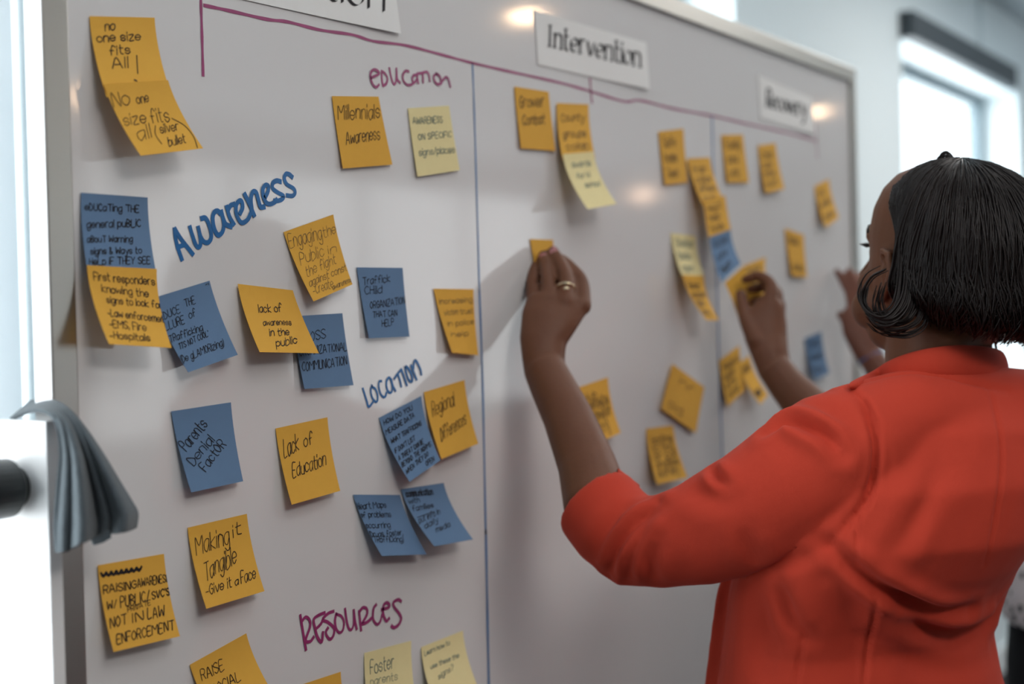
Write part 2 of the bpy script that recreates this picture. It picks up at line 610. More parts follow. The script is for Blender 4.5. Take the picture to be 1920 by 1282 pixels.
# ------------------------------------------------------------------ mobile whiteboard
BX0 = on_y(97, 640, -0.007)[0]
BX1 = on_y(1616, 140, -0.02)[0]
BZ1 = on_y(1611, 126, -0.02)[2]
PIV = on_x(34, 912, 0.765)
BZ0 = 2 * PIV[2] - BZ1
wb = empty('whiteboard', ((BX0 + BX1) / 2, 0, 0), label='large glossy whiteboard on a white stand covered in sticky notes', cat='whiteboard')
FW = 0.027
MB().box((BX0 + FW * .6, 0, BZ0 + FW * .6), (BX1 - FW * .6, 0.009, BZ1 - FW * .6)).build('writing_surface', 'board', wb)
MB().box((BX0 + FW * .6, 0.0091, BZ0 + FW * .6), (BX1 - FW * .6, 0.0145, BZ1 - FW * .6)).build('back_panel', 'white_steel', wb)
for (a, b) in (((BX0, BZ0), (BX0 + FW, BZ1)), ((BX1 - FW, BZ0), (BX1, BZ1)), ((BX0 + FW, BZ1 - FW), (BX1 - FW, BZ1)), ((BX0 + FW, BZ0), (BX1 - FW, BZ0 + FW))):
    MB().box((a[0], -0.007, a[1]), (b[0], 0.0150, b[1])).build('frame_rail', 'alu', wb, bevel=0.0012)
for (x0, x1) in ((BX0 - .0012, BX0 - .0001), (BX1 + .0001, BX1 + .0012)):  # white strips added so the frame ends look lit by the window
    MB().box((x0, -0.0068, BZ0), (x1, 0.0150, BZ1)).build('lit_edge_strip', 'white_steel', wb)
UT = on_x(92, 790, 0.765)[2]
for (x0, x1, s) in ((0.764, 0.777, -1), (BX1 + 0.013, BX1 + 0.026, 1)):
    up = MB().box((x0, -0.034, 0.10), (x1, 0.036, UT)).build('upright', 'white_steel', wb, bevel=0.0012)
    xk = x0 if s < 0 else x1
    kn = MB()
    kn.tube([(xk, PIV[1], PIV[2]), (xk + s * .004, PIV[1], PIV[2]), (xk + s * .010, PIV[1], PIV[2]), (xk + s * 0.036, PIV[1], PIV[2]), (xk + s * 0.040, PIV[1], PIV[2])],
            [0.017, 0.0185, 0.0245, 0.0255, 0.023], 32)
    k = kn.build('knob', 'black_plastic', wb, smooth=False)
    k['label'] = 'round black clamp knob'
    MB().tube([(xk + s * .0401, PIV[1], PIV[2]), (xk + s * .043, PIV[1], PIV[2])], [0.0185, 0.017], 28).build('knob_cap', 'grey_plastic', k)
    MB().tube([(x0 if s > 0 else x1, PIV[1], PIV[2]), (BX0 - .0013 if s < 0 else BX1 + .0013, PIV[1], PIV[2])], [0.007, 0.007], 16).build('pivot_pin', 'grey_plastic', wb)
    xm = (x0 + x1) / 2
    MB().box((xm - .025, -0.30, 0.07), (xm + .025, 0.30, 0.10)).build('foot', 'white_steel', wb, bevel=0.003)
    for yy in (-0.27, 0.27):
        MB().tube([(xm - .012, yy, 0.035), (xm + .012, yy, 0.035)], [0.035, 0.035], 20).build('caster', 'black_plastic', wb)
        MB().box((xm - .006, yy - .006, 0.036), (xm + .006, yy + .006, 0.07)).build('caster_stem', 'grey_plastic', wb)
MB().box((0.777, -0.015, 0.25), (BX1 + 0.013, 0.015, 0.29)).build('crossbar', 'white_steel', wb, bevel=0.002)
MB().box((BX0 + .2, -0.075, BZ0 - .006), (BX1 - .2, -0.0071, BZ0)).box((BX0 + .2, -0.078, BZ0 - .006), (BX1 - .2, -0.075, BZ0 + .012)).build('pen_tray', 'alu', wb)

INK_Y = -0.0004
STROKE = [0]


def board_stroke(mb, pts, wpx, smooth=5, jitter=0.12):
    p = smooth_path(pts, smooth)
    P = on_y(p[:, 0], p[:, 1], INK_Y)
    _, z = project(P)
    hw = 0.68 * wpx * z / FPX * (1 + jitter * RNG.randn(len(P)).cumsum() * 0.12).clip(0.75, 1.25)
    STROKE[0] += 1
    P[:, 1] -= 0.00005 * (STROKE[0] % 14)
    ribbon(mb, P, (0, -1, 0), hw)


def word(org, sc, strokes, wpx, material, label):
    mb = MB()
    for s in strokes:
        board_stroke(mb, [(org[0] + x * sc, org[1] + y * sc) for x, y in s], wpx)
    o = mb.build('marker_word', material, wb, recalc=False)
    o['label'] = label


word((310, 300), 0.156, [
    [(112, 830), (122, 930), (150, 1050), (200, 1195)], [(115, 828), (190, 950), (330, 1130)], [(140, 1050), (235, 1015)],
    [(295, 805), (330, 920), (362, 1010), (392, 1048), (420, 1020), (422, 940), (395, 810)],
    [(395, 810), (425, 920), (470, 985), (520, 985), (550, 930), (545, 850), (510, 740), (475, 695), (435, 702)],
    [(655, 640), (630, 612), (590, 625), (568, 690), (580, 800), (615, 885), (650, 898), (690, 850), (700, 760), (672, 615)],
    [(672, 615), (690, 690), (725, 770), (790, 797)],
    [(735, 560), (770, 680), (820, 770)], [(752, 600), (780, 548), (825, 528)],
    [(895, 640), (925, 570), (915, 500), (885, 490), (850, 540), (850, 640), (890, 730), (930, 752), (990, 710), (1030, 625)],
    [(950, 410), (1000, 510), (1065, 665)], [(1040, 620), (1025, 470), (1050, 382), (1088, 390), (1110, 460), (1140, 560), (1185, 562)],
    [(1200, 440), (1232, 370), (1235, 312), (1200, 300), (1168, 350), (1175, 440), (1210, 512), (1260, 528), (1310, 505), (1335, 475)],
    [(1385, 258), (1340, 248), (1292, 278), (1292, 340), (1350, 388), (1420, 430), (1400, 472), (1350, 490), (1312, 490)],
    [(1525, 203), (1490, 172), (1450, 168), (1430, 220), (1460, 290), (1540, 340), (1560, 390), (1530, 430), (1462, 425)]],
    7.0, 'blue_marker', 'word Awareness in thick blue marker')
word((660, 660), 0.0936, [
    [(218, 730), (290, 960), (335, 1095), (420, 1000)],
    [(400, 665), (375, 760), (400, 900), (470, 995), (510, 960), (510, 850), (470, 740), (405, 695)],
    [(590, 580), (545, 590), (535, 690), (570, 830), (630, 900), (670, 880), (690, 810)],
    [(790, 560), (740, 510), (695, 570), (690, 680), (720, 780), (770, 815), (805, 760), (800, 650), (770, 540)], [(780, 545), (820, 680), (870, 775)],
    [(845, 535), (900, 450), (985, 345)], [(920, 450), (960, 570), (985, 690)], [(985, 345), (1040, 500), (1095, 660)],
    [(1060, 300), (1085, 420), (1130, 550), (1190, 590), (1205, 520), (1170, 400), (1110, 310), (1075, 290)],
    [(1180, 265), (1230, 400), (1290, 550)], [(1225, 330), (1240, 200), (1265, 165), (1310, 220), (1370, 360), (1385, 450)]],
    3.9, 'blue_marker', 'word Location in blue marker')
word((680, 110), 0.09375, [
    [(160, 385), (310, 310), (300, 250), (220, 220), (155, 280), (155, 400), (200, 520), (265, 570), (320, 520)],
    [(380, 250), (385, 400), (405, 540)], [(380, 250), (450, 300), (495, 400), (470, 500), (410, 540)],
    [(535, 190), (560, 330), (600, 470), (635, 510), (670, 430), (675, 200)], [(675, 200), (690, 400), (745, 480)],
    [(920, 255), (860, 245), (805, 320), (810, 430), (870, 510), (950, 525), (1040, 470), (1090, 400)],
    [(1060, 325), (1010, 340), (990, 410), (1010, 470)], [(1085, 310), (1095, 400), (1110, 490)],
    [(1090, 300), (1180, 285), (1280, 265), (1320, 320), (1340, 450)], [(1200, 300), (1205, 470)],
    [(1470, 300), (1420, 350), (1430, 440), (1490, 510), (1560, 490), (1560, 420), (1530, 340), (1470, 300)],
    [(1560, 500), (1600, 430), (1660, 370), (1710, 410), (1750, 560)]],
    4.0, 'magenta_marker', 'word Education in magenta marker')
word((540, 1110), 0.125, [
    [(180, 345), (215, 560), (265, 860)], [(200, 440), (260, 370), (320, 420), (325, 520), (260, 720), (330, 735), (380, 670)],
    [(545, 305), (450, 345), (380, 410), (400, 540), (440, 680), (500, 740), (520, 600)], [(410, 560), (490, 480), (520, 420)],
    [(685, 285), (600, 320), (520, 410), (600, 450), (690, 540), (680, 650), (630, 705), (580, 650), (570, 590), (600, 535)],
    [(725, 320), (705, 420), (720, 540), (770, 605), (820, 570), (840, 450), (800, 360), (730, 330)],
    [(855, 250), (880, 430), (910, 540), (950, 560), (985, 470), (985, 270)], [(985, 270), (1005, 440), (1030, 550)],
    [(1065, 280), (1080, 440), (1095, 570)], [(1065, 300), (1120, 230), (1180, 250), (1180, 340), (1110, 470), (1180, 450), (1250, 390)],
    [(1320, 185), (1280, 250), (1275, 400), (1330, 480), (1380, 440), (1410, 330)],
    [(1400, 260), (1500, 230), (1520, 190), (1480, 155), (1430, 200), (1425, 320), (1470, 430), (1515, 390)],
    [(1695, 135), (1650, 110), (1580, 150), (1590, 220), (1660, 310), (1695, 390), (1660, 480), (1590, 530), (1550, 505)]],
    4.6, 'magenta_marker', 'word Resources in magenta marker')


def marker_line(pts, wmm, material, label):
    mb = MB()
    p = smooth_path(pts, 8)
    P = on_y(p[:, 0], p[:, 1], INK_Y)
    ribbon(mb, P, (0, -1, 0), 0.0005 * wmm * (1 + 0.12 * np.sin(np.arange(len(P)) * 0.9)))
    o = mb.build('marker_line', material, wb, recalc=False)
    o['label'] = label


marker_line([(383, 10), (430, 20), (500, 36), (540, 41), (600, 56), (660, 65), (700, 77), (760, 85), (830, 103), (886, 118), (960, 135), (1050, 155),
             (1110, 172), (1170, 190), (1200, 188), (1260, 203), (1335, 217), (1400, 232), (1480, 250), (1531, 264)], 3.4, 'magenta_marker', 'long magenta line along the top')
marker_line([(375, -50), (377, 10), (379, 70), (381, 141)], 3.4, 'magenta_marker', 'magenta line hanging at the left end')
marker_line([(1106, 148), (1108, 170), (1110, 192)], 4.2, 'magenta_marker', 'short magenta tick under Intervention')
marker_line([(1529, 232), (1531, 262), (1533, 296)], 3.4, 'magenta_marker', 'magenta line hanging at the right end')
marker_line([(886, 118), (889, 200), (893, 330), (899, 545)], 3.0, 'blue_line', 'upper thin part of the left blue divider')
marker_line([(899, 545), (905, 720), (911, 1000)], 3.8, 'blue_line', 'middle part of the left blue divider')
marker_line([(911, 995), (914, 1150), (917, 1300), (920, 1420)], 4.6, 'blue_line', 'lower part of the left blue divider')
marker_line([(1335, 217), (1338, 330), (1345, 560), (1352, 800), (1358, 960), (1364, 1200)], 5.0, 'blue_line', 'right blue divider')
# ------------------------------------------------------------------ hand lettering: single-stroke alphabet (digit pairs x y; baseline 2, x-height 6, caps 8)
GL = {
    'a': '46 26 05 03 12 22 44 46 42', 'b': '08 02 22 43 45 36 16 04', 'c': '45 26 05 03 22 43', 'd': '46 26 05 03 22 44 48 42',
    'e': '04 44 45 26 05 03 22 43', 'f': '47 38 28 16 12|05 35', 'g': '46 26 05 03 22 44|46 41 20 01', 'h': '08 02|04 26 45 42',
    'i': '06 02|07 08', 'j': '16 11 00|17 18', 'k': '08 02|46 04 42', 'l': '08 02', 'm': '06 02|04 16 36 32|34 46 66 62',
    'n': '06 02|04 16 36 45 42', 'o': '26 05 03 22 43 45 26', 'p': '06 00|05 26 45 43 22 03', 'q': '46 40|45 26 05 03 22 43',
    'r': '06 02|04 16 36', 's': '45 26 05 14 34 43 22 03', 't': '18 13 22 32|06 36', 'u': '06 03 22 43 46 42', 'v': '06 22 46',
    'w': '06 12 35 52 66', 'x': '06 42|46 02', 'y': '06 23|46 20 00', 'z': '06 46 02 42',
    'A': '02 28 52|14 44', 'B': '02 08 37 46 05|05 44 43 22 02', 'C': '47 28 06 04 22 43', 'D': '02 08 27 45 44 22 02', 'E': '48 08 02 42|05 35',
    'F': '48 08 02|05 35', 'G': '47 28 06 04 22 43 45 25', 'H': '08 02|48 42|05 45', 'I': '08 02', 'J': '48 43 22 03', 'K': '08 02|48 05 42',
    'L': '08 02 42', 'M': '02 08 35 68 62', 'N': '02 08 42 48', 'O': '28 06 04 22 44 46 28', 'P': '02 08 38 47 46 35 05',
    'Q': '28 06 04 22 44 46 28|33 52', 'R': '02 08 38 47 46 35 05|25 42', 'S': '47 28 07 06 44 43 22 03', 'T': '08 58|38 32', 'U': '08 03 22 43 48',
    'V': '08 22 48', 'W': '08 12 36 52 68', 'X': '08 42|48 02', 'Y': '08 25 48|25 22', 'Z': '08 48 02 42',
    '-': '04 34', '/': '02 38', "'": '08 07', '"': '08 07|28 27', '(': '18 06 04 11', ')': '08 16 14 01', '!': '08 04|02 03', '.': '02 03',
    ',': '03 01', '&': '42 07 18 27 03 12 22 44', '?': '07 28 46 24|22 23',
}


def layout(text, jit=0.25):
    """-> list of strokes in glyph units, total advance"""
    x, out = 0.0, []
    for ch in text:
        if ch == ' ':
            x += 3.2
            continue
        g = GL.get(ch)
        if g is None:
            continue
        wmax = 0
        dy = RNG.uniform(-jit, jit)
        for st in g.split('|'):
            p = np.array([(int(c[0]), int(c[1])) for c in st.split()], float)
            if ch == 'I' and jit == 0.0:
                p[:, 0] += 1.0
                wmax = 2.6
            wmax = max(wmax, p[:, 0].max())
            p = p + RNG.uniform(-jit * .6, jit * .6, p.shape) + (x, dy)
            out.append(p)
        x += wmax + 1.5
    return out, max(x - 1.5, 1.0)


def line_pixels(text, x0, y0, x1, y1, h, slant=0.0, side=None):
    st, adv = layout(text)
    a = np.array([x1 - x0, y1 - y0], float)
    L = np.linalg.norm(a)
    ax = a / L
    up = np.array([ax[1], -ax[0]])
    if side is not None and abs(side @ ax) < 0.55:
        up = side           # letters stand along the note's own side
    else:
        up = up + ax * slant
    return [np.array([x0, y0]) + np.outer(p[:, 0] * L / adv, ax) + np.outer((p[:, 1] - 2) * h / 6.0, up) for p in st]


NOTES = {}
INKW = 0.5


class Note:
    SIDE = 0.076

    def __init__(self, key, color, corners, base=0.0016, lift=None, pw=1.7, top=None):
        """corners TL TR BR BL as seen in the photo; the top edge is stuck on, the bottom edge curls off the board"""
        self.key, self.color, self.base, self.pw = key, color, base, pw
        tl, tr, br, bl = [np.array(c, float) for c in corners]
        y0 = -base
        sd = (tl - bl) / np.linalg.norm(tl - bl)
        sd = sd * 0.55 + np.array([0.12, -1.0]) * 0.45
        self.side_px = sd / np.linalg.norm(sd)
        self.TL, self.TR = on_y(tl[0], tl[1], y0), on_y(tr[0], tr[1], y0)
        side = self.SIDE
        if lift is None:
            best = []
            for (t, b) in ((self.TL, bl), (self.TR, br)):
                D = np.linspace(0.003, 0.046, 80)
                P = np.array([on_y(b[0], b[1], y0 - d) for d in D])
                # length along the curled paper
                ln = np.sqrt(np.linalg.norm((P - t)[:, [0, 2]], axis=1) ** 2 + D ** 2 * 1.15)
                best.append(D[np.argmin(np.abs(ln - side) + D * 0.10)])
            self.lift = (0.65 * best[0] + 0.35 * best[1], 0.35 * best[0] + 0.65 * best[1])
        else:
            self.lift = (lift, lift) if np.isscalar(lift) else lift
        self.BL, self.BR = on_y(bl[0], bl[1], y0 - self.lift[0]), on_y(br[0], br[1], y0 - self.lift[1])

    def S(self, s, t, off=0.0):
        s, t = np.asarray(s, float)[..., None], np.asarray(t, float)[..., None]
        p = (self.TL * (1 - s) + self.TR * s) * (1 - t) + (self.BL * (1 - s) + self.BR * s) * t
        y = -self.base - (self.lift[0] * (1 - s) + self.lift[1] * s) * np.clip(t, 0, 2) ** self.pw
        p[..., 1] = y[..., 0]
        if off:
            p = p + self.nrm(s[..., 0], t[..., 0]) * off
        return p

    def nrm(self, s, t):
        e = 1e-3
        n = np.cross(self.S(s + e, t) - self.S(s - e, t), self.S(s, t + e) - self.S(s, t - e))
        n = n / np.linalg.norm(n, axis=-1)[..., None]
        return n * np.where(n[..., 1:2] > 0, -1.0, 1.0)

    def invert(self, px):
        """pixels -> (s, t) on the curled sheet"""
        px = np.asarray(px, float)
        st = np.full((len(px), 2), 0.5)
        for _ in range(12):
            e = 1e-3
            p0, _z = project(self.S(st[:, 0], st[:, 1]))
            ps, _z = project(self.S(st[:, 0] + e, st[:, 1]))
            pt, _z = project(self.S(st[:, 0], st[:, 1] + e))
            a, b, r = (ps - p0) / e, (pt - p0) / e, px - p0
            det = a[:, 0] * b[:, 1] - a[:, 1] * b[:, 0]
            det = np.where(np.abs(det) < 1e-6, 1e-6, det)
            st[:, 0] += np.clip((r[:, 0] * b[:, 1] - r[:, 1] * b[:, 0]) / det, -.3, .3)
            st[:, 1] += np.clip((a[:, 0] * r[:, 1] - a[:, 1] * r[:, 0]) / det, -.3, .3)
        return np.clip(st, 0.012, 0.988)

    def build(self, label, lines, wpx=1.7, ink='ink', group=None):
        n, m = 8, 14
        s, t = np.meshgrid(np.linspace(0, 1, n), np.linspace(0, 1, m))
        P = self.S(s.ravel(), t.ravel())
        B = P - self.nrm(s.ravel(), t.ravel()) * 0.00022
        mb = MB()
        N = n * m
        F = []
        for i in range(m - 1):
            for j in range(n - 1):
                a = i * n + j
                F.append((a, a + n, a + n + 1, a + 1))
                F.append((N + a, N + a + 1, N + a + n + 1, N + a + n))
        rim = [j for j in range(n)] + [i * n + n - 1 for i in range(1, m)] + [(m - 1) * n + j for j in range(n - 2, -1, -1)] + [i * n for i in range(m - 2, 0, -1)]
        R = len(rim)
        for k in range(R):
            k2 = (k + 1) % R
            F.append((2 * N + k, 2 * N + k2, 2 * N + R + k2, 2 * N + R + k))
        mb.add(np.vstack([P, B, P[rim], B[rim]]), F)
        o = mb.build('sticky_note', self.color, smooth=False)
        for f in o.data.polygons:
            f.use_smooth = f.index < 2 * (n - 1) * (m - 1)
        set_origin(o, self.S(0.5, 0.0))
        tag(o, label, 'sticky note', group or 'sticky notes on the whiteboard')
        ib = MB()
        for ln in lines:
            w = wpx
            if isinstance(ln[0], str) and ln[0] == 'raw':
                paths = [np.array(ln[1], float)]
                w = ln[2] if len(ln) > 2 else wpx
                px = True
            elif len(ln) >= 6:
                paths = line_pixels(*ln[:6], slant=0.05, side=self.side_px)
                w = ln[6] if len(ln) > 6 and ln[6] else wpx
                px = True
            else:      # (text, t, s0, s1, h) laid out along the note itself
                txt, tt, s0, s1, h = ln
                st, adv = layout(txt)
                paths = [np.stack([s0 + p[:, 0] * (s1 - s0) / adv, tt - (p[:, 1] - 2) * h / 6.0], -1) for p in st]
                px = False
            for p in paths:
                q = smooth_path(p, 4) if len(p) > 2 else smooth_path(p, 3)
                st = self.invert(q) if px else np.clip(q, 0.012, 0.988)
                pts = self.S(st[:, 0], st[:, 1], 0.00035 + 0.00002 * (len(ib.f) % 7))
                nn = self.nrm(st[:, 0], st[:, 1])
                z = project(pts)[1]
                hw = 0.52 * w * z / FPX * (0.85 + 0.3 * RNG.rand())
                ribbon(ib, pts, nn, hw)
        if ib.f:
            ib.build('handwriting', ink, o, recalc=False)
        NOTES[self.key] = self
        return o


def note(key, color, corners, label, lines, wpx=1.7, ink='ink', **k):
    return Note(key, color, corners, **k).build(label, lines, wpx, ink)


note('allsize', 'orange', [(168, 30), (290, 33), (321, 176), (200, 182)], 'orange sticky note reading no one size fits All at the top left corner',
     [('no', 197, 59, 215, 56, 18), ('one size', 182, 79, 263, 75.7, 16, 2.0), ('fits', 206, 103, 244, 101, 17, 2.0), ('All', 211, 129, 240, 127, 21),
      ('raw', [(256, 104), (257, 122), (258, 138)], 2.0), ('raw', [(252, 150), (256, 152)], 3.4)], 1.9, lift=(0.018, 0.018))
note('silver', 'orange', [(195, 158), (315, 150), (381, 278), (264, 292)], 'orange sticky note mentioning silver bullet hanging from the top left note',
     [('No', 213, 201, 244, 197, 28), ('one', 257, 195, 279, 191, 18), ('size', 233, 236, 274, 230, 22), ('fits', 284, 230, 318, 227, 26),
      ('all', 260, 264, 284, 259, 27), ('raw', [(291, 236), (291, 252), (303, 270)]), ('silver', 301, 251, 335, 243, 17), ('bullet', 317, 275, 348, 267, 17),
      ('raw', [(322, 222), (345, 235), (362, 255), (370, 277)])], 1.5, base=0.0185, lift=0.020)
note('educating', 'blue', [(152, 361), (277, 370), (293, 512), (164, 508)], 'blue sticky note about educating the general public at the left edge of the board',
     [('eDUCaTing THE', 159, 393.5, 260, 398, 13), ('general puBLiC', 163, 427, 263, 425, 14), ('aBouT Warning', 163, 454, 248, 454, 12),
      ('signs & Ways to', 169, 477, 265, 475, 12), ('HeLp iF THEY SEE', 167, 497, 281, 494, 13)], 1.9, lift=0.012)
note('reduce', 'blue', [(283, 560), (393, 526), (446, 665), (353, 698)], 'blue sticky note about the allure of trafficking tucked behind the first responders note',
     [('REDUCE', 292, 605, 338, 586, 14), ('THE', 347, 576, 366, 568, 14), ('ALLURE', 302, 623, 346, 606, 15), ('of', 355, 597, 367, 592, 15),
      ('TRafficking', 318, 643, 380, 619, 13), ("'ITS NOT COOL'", 337, 655, 391, 630, 11), ('(De gLAMORizing)', 340, 681, 420, 648, 14),
      ('raw', [(385, 534), (388, 532)]), ('raw', [(390, 530), (391, 534)])], 1.4)
note('responders', 'orange', [(163, 497), (294, 504), (322, 652), (205, 645)], 'orange sticky note about first responders hanging from the left blue note',
     [('First responders', 176, 525, 290, 535, 15), ('knowing the', 191, 547, 278, 557, 14), ('signs to look for', 200, 568, 304, 578, 13),
      ('-Law enforcement', 202, 592, 313, 605, 13), ('-EMS, Fire', 205, 613, 274, 621, 14), ('-Hospitals', 206, 634, 281, 640, 13)], 1.7, base=0.0145, lift=0.024)
note('cross', 'blue', [(547, 593), (642, 587), (663, 722), (571, 729)], 'blue sticky note about cross organizational communication behind the lack of awareness note',
     [('CROSS', 562, 643, 610, 634, 18), ('ORGANIZATIONAL', 562, 667, 650, 656, 15), ('COMMUNICATION', 567, 696, 650, 684, 17)], 1.4)
note('lackaware', 'orange', [(446, 532), (549, 544), (598, 662), (487, 660)], 'orange sticky note reading lack of awareness in the public, curled far off the board',
     [('lack of', 485, 586, 528, 584, 15), ('awareness', 494, 610, 546, 609, 11, 1.4), ('in the', 506, 630, 542, 628, 13), ('public', 518, 650, 557, 643, 14)], 1.7, base=0.003, pw=1.5)
note('engaging', 'orange', [(532, 435), (625, 402), (661, 533), (588, 565)], 'tilted orange note in thin pencil about engaging the public in the fight',
     [('Engaging', 543, 464, 604, 448, 26, 1.0), ('the', 607, 446, 630, 437, 20), ('Public', 564, 496, 608, 480, 22), ('in', 616, 477, 631, 472, 16), ('the fight', 575, 519, 630, 493, 19),
      ('against const', 581, 537, 650, 507, 14), ('-Create', 588, 553, 625, 538, 18), ('awareness', 624, 543, 659, 528, 10)], 0.9, 'ink_grey')
note('traffick', 'blue', [(669, 501), (755, 502), (768, 631), (692, 634)], 'blue sticky note about traffick child organizations beside the left blue divider',
     [('Traffick', 680, 534, 731, 528, 14), ('CHild', 684, 552, 716, 549, 15), ('ORGANIZATION', 694, 579, 759, 569, 13), ('THAT CAN', 699, 595, 744, 592, 11), ('HELP', 716, 612, 738, 609, 12)], 1.4)
note('perform', 'orange', [(813, 541), (888, 542), (897, 666), (848, 661)], 'orange sticky note in faint pencil curled beside the left blue divider',
     [('increasing', 824, 570, 885, 566, 10), ('victim trust', 833, 591, 887, 587, 10), ('in police', 840, 612, 888, 607, 10), ('help', 846, 632, 878, 629, 10)], 1.1, 'ink_grey')
note('millennials', 'orange', [(622.5, 180), (710, 181), (736, 308.5), (643, 316)], 'orange sticky note reading Millennials Awareness under the long magenta line',
     [('Millennials', 634, 224, 712, 222, 27), ('Awareness', 649, 271, 712, 261, 24)], 1.5)
note('signs', 'pale', [(765, 203), (842, 198), (862, 319), (783, 331)], 'pale yellow sticky note below the word Education',
     [('AWARENESS', 774, 232, 829, 230, 12), ('ON SPECIFIC', 784, 262, 846, 257, 11), ('signs/places', 785, 292, 852, 286, 13)], 1.4, 'ink_teal')
note('parents', 'blue', [(321, 771), (433, 754), (456, 902), (358.6, 923)], 'blue sticky note reading Parents Denial Factor',
     [('Parents', 349.5, 846, 390, 797, 22, 1.7), ('Denial', 363, 873, 402, 826, 19), ('FactOR', 385, 884, 424, 834, 18)], 1.6)
note('lackedu', 'orange', [(517, 803), (614, 782), (638, 920), (547, 946)], 'orange sticky note reading Lack of Education',
     [('Lack', 533, 858, 560, 843, 33), ('of', 570, 838, 586, 830, 23), ('Education', 549, 896, 611, 871, 26)], 1.7)
note('making', 'orange', [(352, 989), (463, 963), (496, 1108), (387, 1141)], 'orange sticky note reading Making it Tangible',
     [('Making', 368, 1041, 430, 1019, 34), ('it', 437, 1008, 452, 1000, 24), ('Tangible', 384, 1089, 443, 1055, 34), ('-Give it', 386, 1117, 434, 1100, 19), ('a', 441, 1097, 447, 1095, 14), ('Face', 452, 1094, 479, 1083, 22)], 1.6)
zig = [(189 + 7.6 * i / 1.6, 1078 - 1.2 * i / 1.6 + (3.5 if i % 2 else -4.0)) for i in range(17)]
note('raising', 'orange', [(183.5, 1059.6), (307.5, 1038), (337.5, 1192.5), (213, 1222)], 'orange sticky note in heavy capitals about raising awareness not in law enforcement',
     [('raw', zig, 4.0), ('raw', [(190, 1078), (228, 1074), (264, 1066)], 4.0), ('RAiSiNG', 194, 1113, 255, 1102, 15), ('AWARENESS', 258, 1100, 316, 1091, 15, 1.6), ('W/', 201, 1143, 218, 1138, 15), ('PUBLIC/', 226, 1138, 280, 1127, 20),
      ("SVC'S", 285, 1123, 318, 1115, 14), ('PRIVATE', 239, 1148, 282, 1133, 9, 1.2), ('NOT', 207, 1177, 237, 1170, 19), ('IN', 249, 1167, 268, 1162, 17), ('LAW', 277, 1160, 308, 1154, 20),
      ('ENFORCEMENT', 219, 1208, 326, 1180, 18)], 2.0)
note('raise', 'orange', [(356, 1246), (462, 1187), (528, 1325), (424, 1378)], 'orange sticky note reading Raise at the bottom edge of the photo',
     [('RAISE', 379, 1276, 420, 1255, 20), ('SOCIAL', 399, 1303, 451, 1274, 18)], 1.6)
note('bottomedge', 'orange', [(563, 1284), (639, 1259), (669, 1398), (592, 1428)], 'orange sticky note of which only the top corner shows below Resources',
     [('Housing', 585, 1330, 640, 1310, 18)], 1.6)
note('foster', 'pale', [(683.5, 1224), (771, 1201), (784, 1338), (697, 1362)], 'pale yellow sticky note reading Foster below the word Resources',
     [('Foster', 694, 1265, 738, 1252, 26, 1.6), ('parents', 694, 1285, 745, 1274, 15, 1.0)], 1.3, 'ink_teal')
note('learn', 'pale', [(790, 1213), (868, 1182), (908, 1315), (826, 1345)], 'pale yellow sticky note right of the Foster note',
     [('Learn how to', 796, 1229, 843, 1208, 9), ('use these the', 807, 1254, 860, 1232, 9), ('signs?', 822, 1274, 850, 1255, 11)], 1.2, 'ink_teal')
note('measure', 'blue', [(711, 783), (790, 742), (825.5, 863), (768, 903)], 'blue sticky note with eight tilted lines under the word Location',
     [('HOW DO YOU', 720, 797, 773, 768, 9), ('MEASURE DATA', 724, 815, 777, 782, 9), ('WHAT TRAFFICKING', 734, 832, 790, 797, 9), ("IF DON'T LIST", 741, 850, 778, 825, 9),
      ('A THREAT CAN BE', 748, 864, 794, 831, 9), ('BEYOND THE NORMS', 754, 876, 808, 836, 9), ('WHEN THEY DO', 762, 889, 803, 854, 9), ('OPEN', 799, 874, 814, 864, 9)], 1.5)
note('regional', 'orange', [(795, 735), (871, 712), (897, 831.5), (828, 860.5)], 'orange sticky note reading Regional Differences',
     [('Regional', 811, 781, 852, 760, 27), ('Differences', 827, 827, 874, 794, 25)], 1.4)
note('heartmaps', 'blue', [(662, 927), (750, 927.6), (800, 1039), (716, 1042)], 'blue sticky note with curled bottom, left of two below Lack of Education',
     [('Heart Maps', 670, 955, 724, 951, 12), ('of problems', 676, 970, 733, 969, 11), ('occurring', 686, 990, 732, 989, 11), ('(Drugs, foster,', 693, 1007, 755, 1003, 11), ('TRaffiCking)', 701, 1016.5, 757, 1016, 11)], 1.3)
note('families', 'blue', [(752, 917), (832, 905), (887, 1011), (814.7, 1024)], 'blue sticky note with an underlined line, right of two below the Regional note',
     [('communication', 762, 931, 812, 927, 12, 2.2), ('with', 767, 944, 787, 941, 10), ('families', 774, 958, 813, 951, 10), ('raw', [(782, 970), (814, 959)]), ('put info in', 786, 981, 825, 963, 11),
      ('daily', 797, 991, 822, 978, 10), ('media', 818, 998, 844, 987, 10)], 1.3)
note('grower', 'orange', [(964.5, 162), (1029, 172), (1041.7, 283), (977, 278)], 'orange sticky note first to the right of the left blue divider at the top',
     [('Grower', 974, 203, 1019, 199, 22), ('Combat', 980, 234, 1021, 231, 18)], 1.8)
note('community', 'orange', [(1044, 193), (1103.5, 195.5), (1116, 296), (1055, 300)], 'orange sticky note under the Intervention tick with a pale note below it',
     [('County', 1052, 228, 1095, 226, 14), ('groups', 1056, 258, 1098, 256, 14), ('collab', 1062, 281, 1104, 279, 13)], 1.6, lift=0.012)
note('paleinter', 'pale', [(1055, 289), (1113, 284), (1156, 382), (1102, 392)], 'pale yellow sticky note curling off below the orange note under Intervention',
     [('awards', 1073, 314, 1108, 311, 12), ('for hi', 1082, 335, 1106, 332, 10), ('school', 1098, 352, 1125, 348, 10)], 1.5, 'ink_teal', base=0.0145, lift=0.03)


